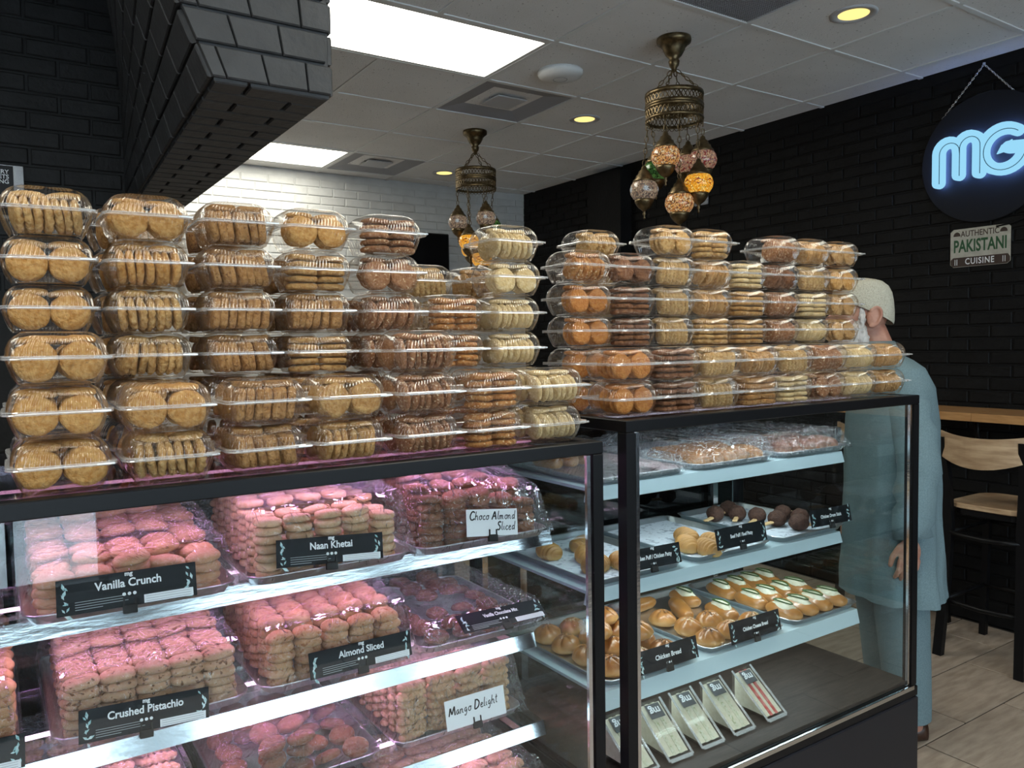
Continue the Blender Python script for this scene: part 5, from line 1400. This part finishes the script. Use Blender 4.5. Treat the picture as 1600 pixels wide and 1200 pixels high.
# robe
rows = [(1.485, 0.062, 0.066, 0.072), (1.455, 0.052, 0.076, 0.090), (1.430, 0.030, 0.095, 0.150), (1.40, 0.014, 0.114, 0.196), (1.33, 0.0, 0.134, 0.220), (1.20, -0.002, 0.150, 0.218), (1.05, -0.002, 0.154, 0.216),
        (0.90, -0.002, 0.158, 0.222), (0.75, -0.004, 0.163, 0.230), (0.66, -0.006, 0.168, 0.238), (0.545, -0.008, 0.174, 0.246)]
rings = []; sg = 64
fine = []
for a, b in zip(rows[:-1], rows[1:]):
    for k in range(4): fine.append(tuple(a[i] + (b[i] - a[i]) * k / 4 for i in range(4)))
fine.append(rows[-1])
for z, cx, rx, ry in fine:
    f = max(0.0, min(1.0, (1.40 - z) / 0.8)); rg = []
    for i in range(sg):
        th = 2 * PI * i / sg
        q = 1 + f * (0.050 * math.sin(7 * th + 2.2 * z) + 0.026 * math.sin(15 * th - 5 * z)) + 0.020 * f * math.sin(26 * z + 3 * th)
        rg.append((cx + rx * q * math.cos(th), ry * q * math.sin(th), z))
    rings.append(rg)
MB().loft(rings).build('robe', M_cloth, man, True)
for sy in (-1, 1):
    pts = []; rs = []
    for k in range(15):
        t_ = k / 14
        p = Vector((0.012, sy * 0.110, 1.385)).lerp(Vector((-0.010, sy * 0.226, 1.08)), min(1, t_ * 2)) if t_ < 0.5 else Vector((-0.010, sy * 0.226, 1.08)).lerp(Vector((0.022, sy * 0.246, 0.805)), t_ * 2 - 1)
        pts.append(p + Vector((0.005 * math.sin(k * 2.1), 0.003 * math.cos(k * 1.7), 0)))
        rs.append((0.058 + 0.02 * min(1, k / 3)) - 0.014 * t_ + 0.005 * math.sin(k * 2.7))
    MB().tube(pts, rs, 24, True).build('sleeve', M_cloth, man, True)
MB().loft([[(cx + r * math.cos(2 * PI * i / 32), r * 1.08 * math.sin(2 * PI * i / 32), z) for i in range(32)] for z, cx, r in ((1.462, 0.050, 0.078), (1.500, 0.060, 0.070), (1.502, 0.060, 0.064), (1.464, 0.050, 0.070))]).build('collar', M_cloth, man, True)
for sy in (-1, 1):
    MB().loft([[(cx + rx * (1 + 0.03 * math.sin(5 * 2 * PI * i / 32 + 4 * z)) * math.cos(2 * PI * i / 32), sy * 0.095 + ry * (1 + 0.03 * math.sin(4 * 2 * PI * i / 32 + 6 * z)) * math.sin(2 * PI * i / 32), z) for i in range(32)] for z, cx, rx, ry in
        ((0.90, 0.0, 0.110, 0.105), (0.70, 0.0, 0.105, 0.098), (0.50, -0.01, 0.095, 0.088), (0.30, -0.025, 0.086, 0.080), (0.15, -0.035, 0.080, 0.075), (0.085, -0.035, 0.080, 0.075))]).build('trouser_leg', M_cloth, man, True)
    sh = MB()
    rg_ = []
    for k in range(15):
        a = k / 14; x = -0.105 + 0.265 * a
        w_ = 0.040 * (math.sin(PI * min(1, max(0, a * 0.94 + 0.05))) ** 0.45)
        hh = 0.062 - 0.022 * a if a < 0.3 else 0.055 - 0.018 * (a - 0.3) / 0.7
        rg_.append([(x, sy * (0.098 + 0.012 * a) + w_ * math.cos(2 * PI * j / 16), 0.002 + max(0.0, hh * (0.42 + 0.58 * math.sin(2 * PI * j / 16)))) for j in range(16)])
    sh.loft(rg_, True, True).build('shoe', M_shoe, man, True)
# knitted cap
crings = []
for t_, q in ((0, 1.0), (0.10, 1.03), (0.35, 1.03), (0.60, 1.0), (0.80, 0.945), (0.92, 0.84), (0.985, 0.66), (1.0, 0.40), (1.0, 0.18), (1.0, 0.02)):
    rg = []
    for i in range(48):
        th = 2 * PI * i / 48; c = math.cos(th)
        zr = 1.612 + 0.050 * c                       # rim tilts down to the back
        ztop = 1.738 - 0.020 * (c * q - 0.2) ** 2 - 0.012 * max(0, c) * q + 0.006 * math.sin(3 * th) * (1 - q)
        rg.append((0.102 + 0.108 * q * c, 0.086 * q * math.sin(th), zr * (1 - t_) + ztop * t_))
    crings.append(rg)
MB().loft(crings, False, True).build('knit_cap', M_knit, man, True)
bd = MB()
bd.ell((0.168, 0, 1.505), 0.058, 0.066, 0.052, 24, 14); bd.ell((0.175, 0, 1.455), 0.045, 0.050, 0.060, 20, 12)
for sy in (-1, 1):
    bd.ell((0.138, sy * 0.054, 1.530), 0.032, 0.020, 0.052, 16, 10); bd.ell((0.130, sy * 0.068, 1.592), 0.014, 0.010, 0.044, 14, 8); bd.ell((0.118, sy * 0.052, 1.508), 0.022, 0.016, 0.030, 14, 8)
    bd.ell((0.205, sy * 0.020, 1.556), 0.020, 0.024, 0.010, 12, 8)
bo = bd.build('beard', M_beard, man, True)
rm = bo.modifiers.new('Remesh', 'REMESH'); rm.mode = 'VOXEL'; rm.voxel_size = 0.004; rm.use_smooth_shade = True
tx = bpy.data.textures.new('beard_tufts', 'CLOUDS'); tx.noise_scale = 0.012
dp = bo.modifiers.new('Displace', 'DISPLACE'); dp.texture = tx; dp.strength = 0.010; dp.mid_level = 0.55
